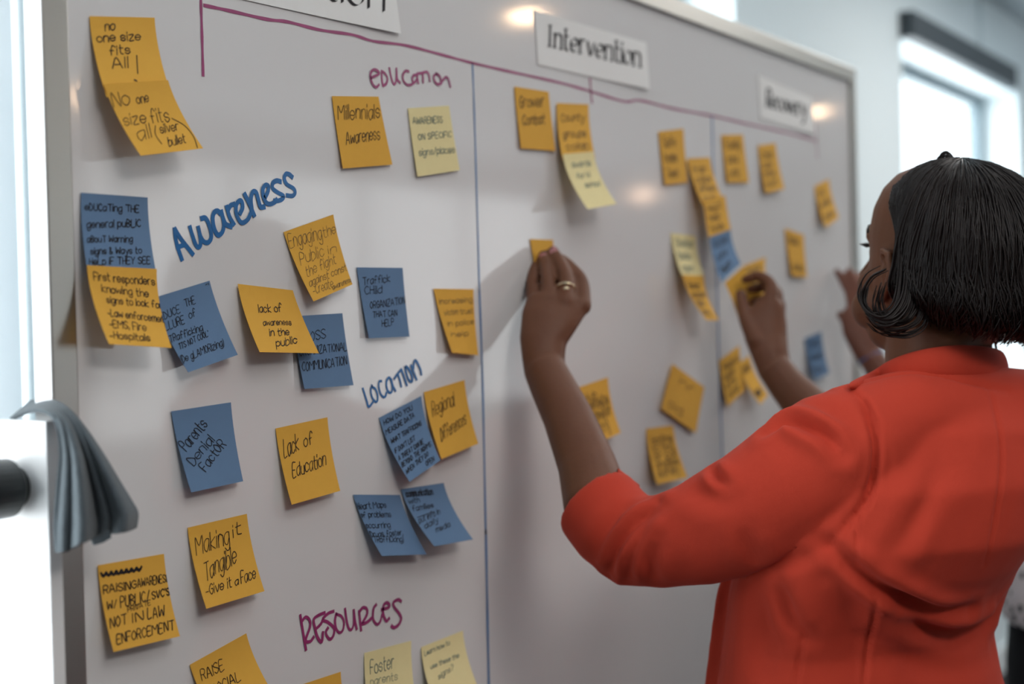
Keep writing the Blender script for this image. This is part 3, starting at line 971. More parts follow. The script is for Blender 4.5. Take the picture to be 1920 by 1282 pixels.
def far(key, color, corners, label, words, wpx=1.7, ink='ink', **k):
    n = len(words)
    L = [(w, 0.30 + 0.58 * i / max(n - 1, 1) if n > 1 else 0.55, 0.14, 0.14 + min(0.74, 0.09 * len(w) + 0.12), 0.15 if n > 3 else 0.19) for i, w in enumerate(words)]
    return note(key, color, corners, label, L, wpx, ink, **k)


far('stackleft', 'orange', [(1234.5, 246.5), (1281.5, 241), (1289.5, 342), (1247, 347)], 'orange sticky note leftmost of the cluster at the right blue divider', ['Safe', 'home', 'Teen'])
far('stacktop', 'orange', [(1289, 297), (1331, 295), (1361, 385), (1321, 389)], 'orange sticky note overlapping the right blue divider, top of the hanging chain', ['train', 'police', 'officers', 'court'], lift=(0.02, 0.02), base=0.004)
far('stackmid', 'orange', [(1320, 376), (1360, 366), (1371, 432), (1329, 446)], 'orange sticky note in the middle of the hanging chain above a blue note', ['legal', 'help', 'funds'], base=0.0225, lift=0.006)
far('stackblue', 'blue', [(1331, 444), (1370, 430), (1389, 494), (1353, 529)], 'blue sticky note ending the hanging chain above the right hand', ['Victim', 'care', 'team'], base=0.030, lift=0.018)
far('nearhand', 'orange', [(1394, 498), (1436, 482), (1443, 548), (1408, 566)], 'orange sticky note on the board just behind the right fingertips', ['Police', 'aid', 'hours'])
far('palechain', 'pale', [(1258, 437), (1304.5, 442), (1321, 519), (1280, 519)], 'pale yellow sticky note above a curled orange one, left of the right hand', ['Shelter', 'beds', 'open'], ink='ink_teal', lift=0.016)
far('underpale', 'orange', [(1280, 515), (1320, 517), (1348, 600), (1325, 600)], 'orange sticky note curling off below the pale note left of the right hand', ['Rehab', 'program', 'plan', 'long'], base=0.0195, lift=0.030)
far('recone', 'orange', [(1352.6, 253), (1393, 252), (1404.6, 342), (1364, 342)], 'orange sticky note just right of the right blue divider, top row', ['Family', 'care', 'unit'])
far('rectwo', 'orange', [(1421, 273), (1454, 268), (1471, 354), (1436, 362)], 'orange sticky note second right of the right blue divider, top row', ['Child', 'care', 'after', 'court'])
far('recfar', 'orange', [(1527.5, 349), (1554, 335.5), (1573, 408), (1548, 426)], 'orange sticky note farthest right on the board, beside her face', ['Job', 'skills', 'course'])
far('reclow', 'orange', [(1471.5, 428), (1507, 440), (1513.6, 520), (1485.5, 517)], 'orange sticky note with curled bottom between the right hand and her face', ['Home', 'visits'])
far('bluefar', 'blue', [(1509, 634), (1540, 621.5), (1555.7, 699.5), (1527.6, 712)], 'blue sticky note above her left shoulder, near the board end', ['Clinic', 'trauma', 'care'])
far('underarm', 'orange', [(1082.5, 727), (1140, 707), (1164, 811), (1126, 828.5)], 'orange sticky note partly behind the raised left forearm', ['Hub', 'website', 'to find', 'a shelter', 'in a', 'city'])
far('belowdiamond', 'orange', [(1212, 803.6), (1262, 797), (1289.7, 895), (1232, 908.5)], 'orange sticky note just above the jacket sleeve, under the diamond note', ['Hotline', 'to text', 'or call', 'anytime', 'safely'])
far('diamond', 'orange', [(1261, 682), (1321, 726), (1305, 812), (1240, 766)], 'orange sticky note turned like a diamond between the two hands', ['24 hr', 'aid'], wpx=1.4, base=0.004)
far('pairleft', 'orange', [(1348.4, 676), (1386, 647.5), (1398, 730), (1364.6, 762)], 'orange sticky note left of the overlapping pair by the right forearm', ['Medical', 'exam', 'kits', 'nurse'])
far('pairright', 'orange', [(1385, 682), (1405, 666), (1440, 740), (1426, 758)], 'orange sticky note right of the overlapping pair, touching the right forearm', ['Foster', 'homes'], base=0.003)
far('pinched', 'orange', [(994, 448), (1037, 449.4), (1048, 520), (1012, 530)], 'small visible orange sticky note being pressed on by the left hand', [], lift=0.006)

# ------------------------------------------------------------------ printed heading sheets


def sheet(name, corners, label, text, base, adv, cap, wpx, nib, serif=0.0):
    tl, tr, br, bl = corners
    y = -0.0013
    P = [on_y(c[0], c[1], y) for c in (tl, tr, br, bl)]
    n = 10
    mb = MB()
    V = []
    for j in (0.0, 1.0):
        for i in range(n + 1):
            u = i / n
            p = (P[0] * (1 - u) + P[1] * u) * (1 - j) + (P[3] * (1 - u) + P[2] * u) * j
            p = p + np.array([0, -0.004 * j * (u ** 3), 0])
            V.append(p)
    k = len(V)
    V += [v + np.array([0, 0.0003, 0]) for v in V]
    F = []
    for i in range(n):
        F.append((i, n + 1 + i, n + 2 + i, i + 1))
        F.append((k + i, k + i + 1, k + n + 2 + i, k + n + 1 + i))
        F.append((i, i + 1, k + i + 1, k + i))
        F.append((n + 1 + i, k + n + 1 + i, k + n + 2 + i, n + 2 + i))
    F.append((0, k, k + n + 1, n + 1))
    F.append((n, 2 * n + 1, k + 2 * n + 1, k + n))
    mb.add(V, F)
    o = mb.build('heading_sheet', 'paper')
    set_origin(o, (P[0] + P[1]) / 2)
    tag(o, label, 'paper sign', 'printed heading sheets on the whiteboard')
    ib = MB()
    st, a = layout(text, 0.0)
    if serif:
        extra = []
        for p in st:
            for e, nb_ in ((p[0], p[1]), (p[-1], p[-2])):
                if abs(e[0] - nb_[0]) < 0.3 and abs(e[1] - nb_[1]) > 1.5:
                    extra.append(np.array([(e[0] - serif, e[1]), (e[0] + serif, e[1])]))
        st = st + extra
    ax = (np.array(adv, float) - np.array(base, float))
    L = np.linalg.norm(ax)
    ax /= L
    up = np.array([0.03, -1.0])
    nb = np.array(nib, float)
    plane_y = y - 0.0006 - 0.004
    for p in st:
        px = np.array(base) + np.outer(p[:, 0] * L / a, ax) + np.outer((p[:, 1] - 2) * cap / 6.0, up)
        q = smooth_path(px, 5)
        # local depth of the slightly curled sheet
        def put(qq):
            r = on_y(qq[:, 0], qq[:, 1], y)
            u = np.clip((r[:, 0] - P[0][0]) / (P[1][0] - P[0][0]), 0, 1)
            zt_ = P[0][2] * (1 - u) + P[1][2] * u
            zb_ = P[3][2] * (1 - u) + P[2][2] * u
            j = np.clip((zt_ - r[:, 2]) / (zt_ - zb_), 0, 1)
            r[:, 1] = y - 0.004 * j * u ** 3 - 0.0004
            return r
        A, B = put(q + nb * wpx * .5), put(q - nb * wpx * .5)
        m = len(q)
        ib.add(np.vstack([A, B]), [(i, m + i, m + i + 1, i + 1) for i in range(m - 1)])
    ib.build('printed_word', 'ink', o, recalc=False)


sheet('prevention', [(352, -150), (735, -62), (747, 64), (362, -22)], 'white paper heading cut off by the top of the photo', 'Prevention', (388, -52), (716, 22), 74, 6.5, (0.80, -0.45))
sheet('intervention', [(1002, 20), (1212, 80), (1214, 168), (1009, 121)], 'white paper heading reading Intervention', 'Intervention', (1027, 86), (1198, 126), 39, 4.6, (0.85, -0.52), 1.0)
sheet('recovery', [(1422, 141), (1522, 184), (1525, 252), (1426, 221)], 'white paper heading reading Recovery near the right end', 'Recovery', (1437, 200), (1509, 220), 33, 3.6, (0.85, -0.52), 1.0)
# ------------------------------------------------------------------ people
def frame_axes(yaw, pitch=0.0, tilt=0.0):
    """forward, left, up of a head or torso facing yaw (from +X towards +Y)"""
    f = np.array([math.cos(yaw) * math.cos(pitch), math.sin(yaw) * math.cos(pitch), math.sin(pitch)])
    l = np.array([-math.sin(yaw), math.cos(yaw), 0.0])
    u = np.cross(f, l)
    if tilt:
        l, u = l * math.cos(tilt) + u * math.sin(tilt), u * math.cos(tilt) - l * math.sin(tilt)
    return f, l, u


HEAD_Z = [0.116, 0.110, 0.098, 0.080, 0.055, 0.025, 0.0, -0.025, -0.05, -0.075, -0.095, -0.110, -0.118]
HEAD_F = [0.012, 0.040, 0.064, 0.080, 0.090, 0.093, 0.088, 0.089, 0.090, 0.089, 0.085, 0.076, 0.055]
HEAD_B = [0.018, 0.046, 0.070, 0.086, 0.096, 0.098, 0.096, 0.090, 0.078, 0.060, 0.035, 0.005, -0.02]
HEAD_W = [0.014, 0.038, 0.056, 0.068, 0.075, 0.077, 0.077, 0.076, 0.073, 0.067, 0.057, 0.042, 0.025]


def add_head(mb, c, f, l, u, k=1.0):
    """skull, face, nose, lips, brow and ears as closed shapes to be merged"""
    P = lambda x, y, z: c + (l * x + f * y + u * z) * k
    rr = []
    for z, yf, yb, w in zip(HEAD_Z, HEAD_F, HEAD_B, HEAD_W):
        r = []
        for t in np.arange(32) * 2 * math.pi / 32:
            s, co = math.sin(t), math.cos(t)
            e = 0.86 if co > 0 else 1.0
            y = (yf if co > 0 else yb) * math.copysign(abs(co) ** e, co)
            r.append(P(w * s, y, z))
        rr.append(r)
    mb.rings(rr)
    mb.tube([P(0, .086, .012), P(0, .098, -.015), P(0, .110, -.036), P(0, .100, -.046)], [.007 * k, .009 * k, .0125 * k, .009 * k], 12)
    for s in (-1, 1):
        mb.ball(P(s * .013, .096, -.041), .009 * k, 8)
        mb.tube([P(s * .008, .088, .022), P(s * .030, .086, .026), P(s * .052, .070, .018)], [.007 * k, .008 * k, .005 * k], 10)
        mb.ball(P(s * .044, .061, -.038), .022 * k, 10)
        mb.ball(P(s * .046, .056, -.066), .029 * k, 12)
        mb.ball(P(s * .042, .034, -.088), .027 * k, 12)
        # ear: rim, lobe, cup
        ear = [P(s * .074, .028, -.002), P(s * .086, .020, .012), P(s * .094, .004, .010), P(s * .094, -.002, -.010), P(s * .089, .006, -.032), P(s * .080, .020, -.048), P(s * .074, .026, -.040)]
        mb.tube(ear, [.004 * k, .005 * k, .0055 * k, .0055 * k, .005 * k, .007 * k, .004 * k], 10)
        mb.tube([P(s * .072, .018, .004), P(s * .082, .013, -.012), P(s * .074, .018, -.038)], [.006 * k, .009 * k, .006 * k], 10)
    mb.tube([P(-.024, .084, -.066), P(0, .096, -.063), P(.024, .084, -.066)], [.004 * k, .0075 * k, .004 * k], 10)
    mb.tube([P(-.020, .083, -.074), P(0, .094, -.076), P(.020, .083, -.074)], [.004 * k, .008 * k, .004 * k], 10)
    mb.ball(P(0, .078, -.100), .018 * k, 10)
    return P


def face_details(P, root, lash=True):
    for s in (-1, 1):
        e = MB().ball(P(s * .030, .0705, .0), .0120, 12).build('eye', 'eye', root, smooth=True)
        MB().ball(P(s * .031, .0772, .0), .006, 10).build('iris', 'shoe', e, smooth=True)
        lb = MB()
        for k in range(9):
            x = .020 + .0032 * k
            a = P(s * x, .0830 - .0010 * abs(k - 3), .006)
            b = P(s * (x + .003 * (k - 3) / 4), .0930 - .0012 * abs(k - 3), .009)
            lb.tube([a, (a + b) / 2 + (b - a) * 0.02, b], [.0009, .0007, .0003], 5)
        lb.build('eyelashes', 'hair', root)
        bw = MB().tube([P(s * .012, .0900, .027), P(s * .032, .0865, .031), P(s * .052, .0725, .025)], [(.0015, .003), (.002, .004), (.001, .002)], 8)
        bw.build('eyebrow', 'hair', root, smooth=True)


def bob_point(az0, v, A=0.102, B=0.136, Fr=0.092, H=0.1175, zlen=0.072, grow=1.0):
    """hair surface in head space: az0 = where the lock starts (0 front), v = 0 crown .. 1 tip"""
    sgn = 1.0 if (az0 % (2 * math.pi)) < math.pi else -1.0
    az = az0 % (2 * math.pi)
    if sgn < 0:
        az = 2 * math.pi - az
    goal = math.radians(91)
    s = min(max((v - 0.08) / 0.40, 0), 1)
    s = s * s * (3 - 2 * s)
    if az < goal:
        az = az + (goal - az) * s
    ca, sa = math.cos(az), math.sin(az)
    dep = Fr if ca > 0 else B
    R = 1.0 / math.sqrt((sa / A) ** 2 + (ca / dep) ** 2)
    back = max(0.0, -ca)
    if v < 0.55:
        al = v / 0.55 * math.pi / 2
        r, z = math.sin(al) ** 0.92 * R, H * math.cos(al)
    else:
        w = (v - 0.55) / 0.45
        r = R * (1 + 0.07 * math.sin(w * math.pi * 0.75) - (0.14 + 0.16 * (1 - back)) * w ** 3)
        z = -(zlen - 0.022 * (1 - back)) * w
    return np.array([sgn * sa * r * grow, ca * r * grow - 0.012, z * (grow if v < 0.55 else 1)])


def make_hair(root, c, f, l, u, k, n_strands, rs, label=None, extra=None, radius=0.0011, **kw):
    P = lambda q: c + (l * q[0] + f * q[1] + u * q[2]) * k
    base = MB()
    nu, nv = 60, 22
    outer, inner = [], []
    for i in range(nu + 1):
        az = math.radians(3) + (2 * math.pi - math.radians(6)) * i / nu
        for j in range(nv + 1):
            v = 0.02 + 0.94 * j / nv
            outer.append(P(bob_point(az, v, **kw) * (1 + 0.010 * math.sin(az * 23 + v * 5))))
            inner.append(P(bob_point(az, v, grow=0.80, **kw)))
    N = len(outer)
    F = []
    idx = lambda i, j: i * (nv + 1) + j
    for i in range(nu):
        for j in range(nv):
            F.append((idx(i, j), idx(i, j + 1), idx(i + 1, j + 1), idx(i + 1, j)))
            F.append((N + idx(i, j), N + idx(i + 1, j), N + idx(i + 1, j + 1), N + idx(i, j + 1)))
        for j in (0, nv):
            F.append((idx(i, j), idx(i + 1, j), N + idx(i + 1, j), N + idx(i, j)))
    for i in (0, nu):
        for j in range(nv):
            F.append((idx(i, j), idx(i, j + 1), N + idx(i, j + 1), N + idx(i, j)))
    base.add(outer + inner, F)
    for _ in range(n_strands):
        az = rs.uniform(math.radians(3), 2 * math.pi - math.radians(3))
        v0, v1 = rs.uniform(0.0, 0.30), rs.uniform(0.80, 1.03)
        if rs.rand() < 0.06:
            v1 += rs.uniform(0, 0.05)
        g = 1 + rs.uniform(-0.012, 0.045)
        ph, am = rs.uniform(0, 6.28), rs.uniform(0.0, 0.07)
        dr = rs.uniform(-0.22, 0.22)
        pts = []
        nn = 13
        for i in range(nn):
            t = i / (nn - 1)
            v = v0 + (v1 - v0) * t
            q = bob_point(az + dr * t * t + am * math.sin(ph + 5 * t), v, **kw)
            wave = 0.016 * math.sin(9 * t + 2.2 * az + 0.5 * ph) * t
            pts.append(P(q * (g + wave + 0.010 * math.sin(ph + 7 * t))))
        rr = radius * rs.uniform(0.7, 1.5)
        base.tube(pts, [rr * (0.4 + 0.8 * math.sin(math.pi * (0.12 + 0.82 * i / (nn - 1)))) for i in range(nn)], 4)
    if extra:
        for pts, r in extra:
            p = smooth_path(pts, 4)
            m = len(p)
            for _ in range(9):
                o = rs.normal(0, 0.0021, 3)
                w = rs.uniform(0.6, 1.2)
                base.tube([q + o * (0.4 + 0.9 * i / m) for i, q in enumerate(p)], [r * w * (0.25 + math.sin(math.pi * (0.1 + 0.85 * i / (m - 1)))) for i in range(m)], 5)
    o = base.build('hair', 'hair', root, smooth=True, recalc=False)
    if label:
        o['label'] = label
    return o


def build_surface(V, F, name, m, parent, origin=None):
    me = bpy.data.meshes.new(name)
    off = np.array(origin if origin is not None else (wpos(parent) if parent is not None else (0, 0, 0)))
    me.from_pydata([tuple(p) for p in V - off], [], F)
    me.materials.append(M[m])
    me.polygons.foreach_set('use_smooth', [True] * len(me.polygons))
    o = bpy.data.objects.new(name, me)
    COL.objects.link(o)
    if origin is not None:
        o.location = origin
    if parent is not None:
        o.parent = parent
    return o


def ellipse_ring(c, a, b, L, Fd, n=36, e=2.25):
    r = []
    for t in np.arange(n) * 2 * math.pi / n:
        co, s = math.cos(t), math.sin(t)
        r.append(c + L * a * math.copysign(abs(co) ** (2 / e), co) + Fd * b * math.copysign(abs(s) ** (2 / e), s))
    return r


def finger(mb, pts, r0, r1):
    p = smooth_path(pts, 3)
    n = len(p)
    mb.tube(p, [r0 + (r1 - r0) * i / (n - 1) for i in range(n)], 10)
    mb.ball(p[-1], r1 * 0.98, 8)
    mb.ball(p[0], r0, 8)


def legs(mb, c, L, Fd, z_top, r=1.0):
    for s in (-1, 1):
        h = c + L * s * .085
        mb.tube([np.array([h[0], h[1], z]) for z in (z_top, .75, .55, .48, .35, .12, .05)], [.085 * r, .082 * r, .062 * r, .057 * r, .056 * r, .04 * r, .038 * r], 18)
        a = np.array([h[0], h[1], .045])
        mb.tube([a - Fd * .06, a, a + Fd * .09 - np.array([0, 0, .012]), a + Fd * .17 - np.array([0, 0, .02])], [(.03, .03), (.036, .034), (.026, .042), (.016, .032)], 14, ref=(0, 0, 1))


def trousers(root, c, L, Fd, z0, label, ra, rb):
    mb = MB()
    mb.rings([ellipse_ring(np.array([c[0], c[1], z]), a, b, L, Fd) for z, a, b in ((.70, ra, rb), (.82, ra * 1.02, rb * 1.02), (.92, ra * .95, rb * .95), (z0, ra * .82, rb * .85))])
    for s in (-1, 1):
        h = c + L * s * .087
        mb.tube([np.array([h[0], h[1], z]) for z in (.80, .72, .55, .35, .07)], [.098, .096, .080, .078, .080], 20)
    V, F, E = organic(mb, 0.008, 4)
    o = build_surface(V, F, 'trousers', 'black_cloth', root)
    o['label'] = label
    for s in (-1, 1):
        h = c + L * s * .087
        a = np.array([h[0], h[1], .04])
        MB().tube([a - Fd * .085, a - Fd * .07, a, a + Fd * .10 - np.array([0, 0, .008]), a + Fd * .185 - np.array([0, 0, .016]), a + Fd * .20 - np.array([0, 0, .02])],
                  [(.02, .02), (.036, .036), (.040, .042), (.032, .048), (.023, .038), (.01, .02)], 18, ref=(0, 0, 1)).build('shoe', 'shoe', root, smooth=True)


# ================================================================== woman in the coral jacket
YAW = math.radians(57)
FD = np.array([math.cos(YAW), math.sin(YAW), 0.0])
LD = np.array([-math.sin(YAW), math.cos(YAW), 0.0])
KL, KF = abs(LD @ CR), abs(FD @ CR)
#        y     xl    xr    Z     half depth
TORSO = [(742, 1600, 2010, 1.575, .062), (800, 1505, 2040, 1.572, .095), (900, 1440, 1990, 1.565, .122), (1000, 1402, 1948, 1.568, .130),
         (1060, 1380, 1908, 1.580, .126), (1100, 1368, 1888, 1.592, .118), (1150, 1358, 1875, 1.606, .108), (1190, 1351, 1868, 1.612, .104),
         (1282, 1341, 1886, 1.612, .112), (1400, 1332, 1912, 1.610, .135), (1560, 1328, 1930, 1.615, .150), (1690, 1322, 1940, 1.615, .156)]
LSH, RSH = W(1604, 836, 1.50), None
RSH = LSH - LD * 0.335
RSH[2] = LSH[2] + 0.004


def torso_rings(shrink=0.0):
    rr, cc = [], []
    for y, xl, xr, z, b in TORSO:
        c = W((xl + xr) / 2, y, z)
        hw = (xr - xl) / 2 * z / FPX
        a = math.sqrt(max(hw ** 2 - (b * KF) ** 2, .02 ** 2)) / KL
        rr.append(ellipse_ring(c, a - shrink, b - shrink, LD, FD))
        cc.append(c)
    return rr, cc


HIP = W(1630, 1500, 1.615)
HIP[2] = 0
# ---- head position
HYAW, HPITCH = math.radians(69), math.radians(11)
hf, hl, hu = frame_axes(HYAW, HPITCH, math.radians(-3))
HC = W(1766, 486, 1.60)
HK = 0.93

# ---- bare body: one continuous surface
sk = MB()
HP = add_head(sk, HC, hf, hl, hu, HK)
NB = W(1757, 745, 1.600)
sk.tube([HP(0, -.025, -.03), HP(0, -.022, -.075), W(1746, 640, 1.585), W(1750, 700, 1.592), NB], [.052, .053, .052, .053, .055], 24)
rr, cc = torso_rings(0.022)
sk.rings(rr[:10])
sk.tube([LSH, NB + np.array([0, 0, -.035]), RSH], [.045, .05, .045], 18)
legs(sk, HIP, LD, FD, 0.86)
# left arm (raised to the board)
sk.tube([LSH, W(1520, 884, 1.50), W(1400, 956, 1.515), W(1280, 1005, 1.545), W(1195, 1010, 1.578)], [.046, .046, .042, .038, .037], 18)
sk.tube([W(1190, 1015, 1.58), W(1155, 985, 1.60), W(1118, 940, 1.625), W(1100, 870, 1.665), W(1064, 780, 1.712), W(1035, 722, 1.742), W(1020, 690, 1.757)],
        [.037, .040, .0395, .0345, .0305, .0280, .0262], 20)
# back of the left hand
sk.tube([W(1021, 702, 1.752), W(1019, 670, 1.760), W(1018, 640, 1.768), W(1030, 600, 1.780), W(1044, 572, 1.793), W(1044, 556, 1.803)],
        [(.025, .021), (.0270, .020), (.0295, .019), (.0365, .0175), (.0395, .0155), (.034, .012)], 22, ref=CR)
LT = {}
for key, pts, r0, r1 in (('little', [(1004, 580, 1.800), (999, 540, 1.826), (1000, 512, 1.846), (1004, 492, 1.860)], .0108, .0078),
                         ('ring', [(1030, 570, 1.790), (1027, 528, 1.814), (1023, 500, 1.836), (1019, 478, 1.857)], .0112, .0082),
                         ('middle', [(1060, 566, 1.786), (1062, 524, 1.810), (1050, 494, 1.834), (1037, 470, 1.856)], .0115, .0084),
                         ('index', [(1092, 574, 1.794), (1090, 530, 1.822), (1072, 504, 1.842), (1054, 486, 1.858)], .0118, .0084)):
    P3 = [W(*p) for p in pts]
    finger(sk, P3, r0 * 1.0, r1 * .9)
    LT[key] = P3
finger(sk, [W(1036, 640, 1.790), W(1058, 590, 1.825), W(1050, 530, 1.858), W(1030, 492, 1.868)], .0135, .0095)
sk.ball(W(1088, 574, 1.793), .0120, 10)
# right arm (forearm seen past the left shoulder)
RE = W(1672, 905, 1.97)
sk.tube([RSH, (RSH + RE) / 2 + np.array([.01, 0, -.01]), RE], [.046, .042, .037], 18)
sk.tube([RE, W(1590, 838, 2.02), W(1520, 770, 2.075), W(1476, 722, 2.105), W(1452, 690, 2.12)], [.038, .040, .0345, .0280, .0255], 20)
sk.tube([W(1455, 700, 2.118), W(1444, 664, 2.128), W(1436, 634, 2.14), W(1436, 600, 2.15), W(1444, 574, 2.155), W(1448, 562, 2.158)],
        [(.0250, .021), (.0280, .020), (.0325, .018), (.0320, .017), (.0235, .015), (.018, .012)], 22, ref=CR)
RT = {}
for key, pts, r0, r1 in (('index', [(1440, 574, 2.150), (1446, 536, 2.165), (1424, 518, 2.185), (1398, 524, 2.195)], .0118, .0085),
                         ('middle', [(1452, 580, 2.160), (1456, 548, 2.178), (1434, 538, 2.198), (1408, 542, 2.205)], .0115, .0085),
                         ('ring', [(1460, 590, 2.170), (1460, 566, 2.188), (1438, 562, 2.205), (1412, 566, 2.21)], .0112, .0082),
                         ('little', [(1462, 606, 2.175), (1458, 588, 2.192), (1438, 588, 2.205), (1420, 592, 2.205)], .0105, .0076)):
    P3 = [W(*p) for p in pts]
    finger(sk, P3, r0 * 1.0, r1 * .9)
    RT[key] = P3
finger(sk, [W(1418, 640, 2.13), W(1402, 606, 2.145), W(1394, 578, 2.165), W(1389, 552, 2.185)], .0140, .0092)
V, F, E = organic(sk, 0.0025, 5, 'person')
woman = build_surface(V, F, 'person', 'skin', None, origin=tuple(HIP))
tag(woman, 'person in a coral red jacket seen from behind, pressing a note on the board', 'person')
face_details(HP, woman)

# nails and ring on the left hand
for k in ('ring', 'middle'):
    tip = LT[k][-1]
    d = LT[k][-1] - LT[k][-2]
    d /= np.linalg.norm(d)
    toc = CAM - tip
    toc /= np.linalg.norm(toc)
    nb = MB()
    nb.tube([tip + toc * .0068 - d * .009, tip + toc * .0082 - d * .002, tip + toc * .0070 + d * .008], [(.0052, .0022), (.0062, .0030), (.0042, .0014)], 12, ref=np.cross(d, toc))
    nb.build('fingernail', 'nail', woman, smooth=True)['label'] = 'pink fingernail'
a, b = LT['middle'][0], LT['middle'][1]
q = a * .42 + b * .58
d = (b - a) / np.linalg.norm(b - a)
x = np.cross(d, (0, 0, 1.0))
x /= np.linalg.norm(x)
y = np.cross(d, x)
rg = MB()
rg_pts = [q + (x * math.cos(t) + y * math.sin(t)) * .0112 for t in np.linspace(0, 2 * math.pi, 25)]
rg.tube(rg_pts, [.0016] * 25, 8)
toc = CAM - q
toc /= np.linalg.norm(toc)
rg.ball(q + toc * .012, (.0040, .0040, .0032), 8)
rg.build('ring', 'gold', woman, smooth=True)['label'] = 'pale metal ring'

# ---- hair: chin-length bob tucked behind the left ear, flicking forward under it
rs = np.random.RandomState(3)


def curl(pix):
    return [W(*p) for p in pix]


EX = [(curl([(1690, 470, 1.525), (1686, 530, 1.52), (1676, 575, 1.515), (1650, 592, 1.515), (1626, 582, 1.52), (1616, 556, 1.525), (1632, 522, 1.522), (1660, 506, 1.52)]), .0013),
      (curl([(1700, 500, 1.52), (1692, 560, 1.515), (1664, 596, 1.51), (1634, 590, 1.515), (1618, 566, 1.522), (1622, 536, 1.525)]), .0014),
      (curl([(1706, 520, 1.52), (1700, 570, 1.515), (1672, 600, 1.51), (1642, 596, 1.515), (1622, 574, 1.52)]), .0015),
      (curl([(1712, 540, 1.52), (1700, 584, 1.515), (1676, 602, 1.51), (1650, 596, 1.513), (1640, 570, 1.515), (1648, 540, 1.515)]), .0007),
      (curl([(1720, 550, 1.52), (1706, 592, 1.515), (1686, 604, 1.51), (1662, 592, 1.513), (1652, 560, 1.515), (1660, 530, 1.515)]), .0007),
      (curl([(1724, 570, 1.52), (1700, 600, 1.515), (1662, 606, 1.512), (1630, 588, 1.518)]), .0015),
      (curl([(1730, 560, 1.52), (1720, 600, 1.515), (1690, 618, 1.512), (1650, 616, 1.516), (1630, 596, 1.52)]), .0006),
      (curl([(1740, 570, 1.52), (1732, 610, 1.518), (1700, 630, 1.515), (1660, 626, 1.518), (1634, 604, 1.522)]), .0006),
      (curl([(1762, 306, 1.60), (1766, 292, 1.60), (1776, 289, 1.60), (1784, 296, 1.60), (1790, 310, 1.60)]), .0007),
      (curl([(1752, 308, 1.60), (1762, 296, 1.60), (1772, 294, 1.60), (1786, 302, 1.60)]), .0006)]
for k in range(10):
    x0 = 1846 + 9 * k
    EX.append((curl([(x0, 590, 1.60 + .006 * k), (x0 - 2, 630, 1.60 + .006 * k), (x0 + rs.uniform(-10, 2), 640 + rs.uniform(0, 22) * (k < 3), 1.60 + .006 * k)]), .0009))
make_hair(woman, HC, hf, hl, hu, HK, 3600, rs, 'dark brown black chin length bob hair', EX, 0.0009)

# ---- jacket
jk = MB()
rr, cc = torso_rings(0.0)
jk.rings(rr)
jk.tube([LSH, W(1700, 796, 1.525), W(1790, 792, 1.560), (RSH + W(1790, 792, 1.56)) / 2, RSH], [.066, .060, .062, .062, .064], 22)
jk.tube([LSH + LD * -.02, W(1560, 858, 1.498), W(1480, 906, 1.502), W(1400, 958, 1.515), W(1310, 998, 1.537), W(1240, 1014, 1.558), W(1190, 1012, 1.582), W(1150, 985, 1.602), W(1116, 943, 1.623)],
        [.066, .0685, .066, .0630, .0560, .0515, .0510, .0500, .0485], 26)
jk.tube([RSH, (RSH + RE) / 2 + np.array([.01, 0, -.01]), RE, W(1585, 832, 2.025)], [.066, .062, .055, .050], 22)
# open front panel hanging forward on the left
fl = [W(1430, 1000, 1.60), W(1392, 1120, 1.615), W(1376, 1282, 1.62), W(1362, 1450, 1.625), W(1352, 1680, 1.63)]
jk.tube(fl, [(.030, .018), (.030, .016), (.034, .016), (.038, .016), (.042, .016)], 18, ref=CR)
V, F, E = organic(jk, 0.0036, 5, 'jacket')
V0, N0 = V.copy(), vnormals(V, F)
bvh = BVHTree.FromPolygons([tuple(p) for p in V0], F)


def fold(V, pix, width, depth, ridge=0.5, side=1.0, taper=True):
    """a crease in the cloth along the line seen at these photo pixels: groove plus the swell beside it"""
    P = snap(bvh, smooth_path(pix, 5))
    if P is None:
        return V
    d, par = seg_dist(V0, P)
    depth = depth * 1.5
    m = d < width * 4
    if not m.any():
        return V
    fade = np.sin(np.pi * np.clip(par, 0.04, 0.96)) ** 0.6 if taper else np.ones(len(par))
    prof = -np.exp(-(d / width) ** 2) + ridge * np.exp(-((d - width * 1.9) / (width * 1.1)) ** 2)
    V = V.copy()
    V[m] += N0[m] * (depth * prof * fade)[m][:, None]
    return V


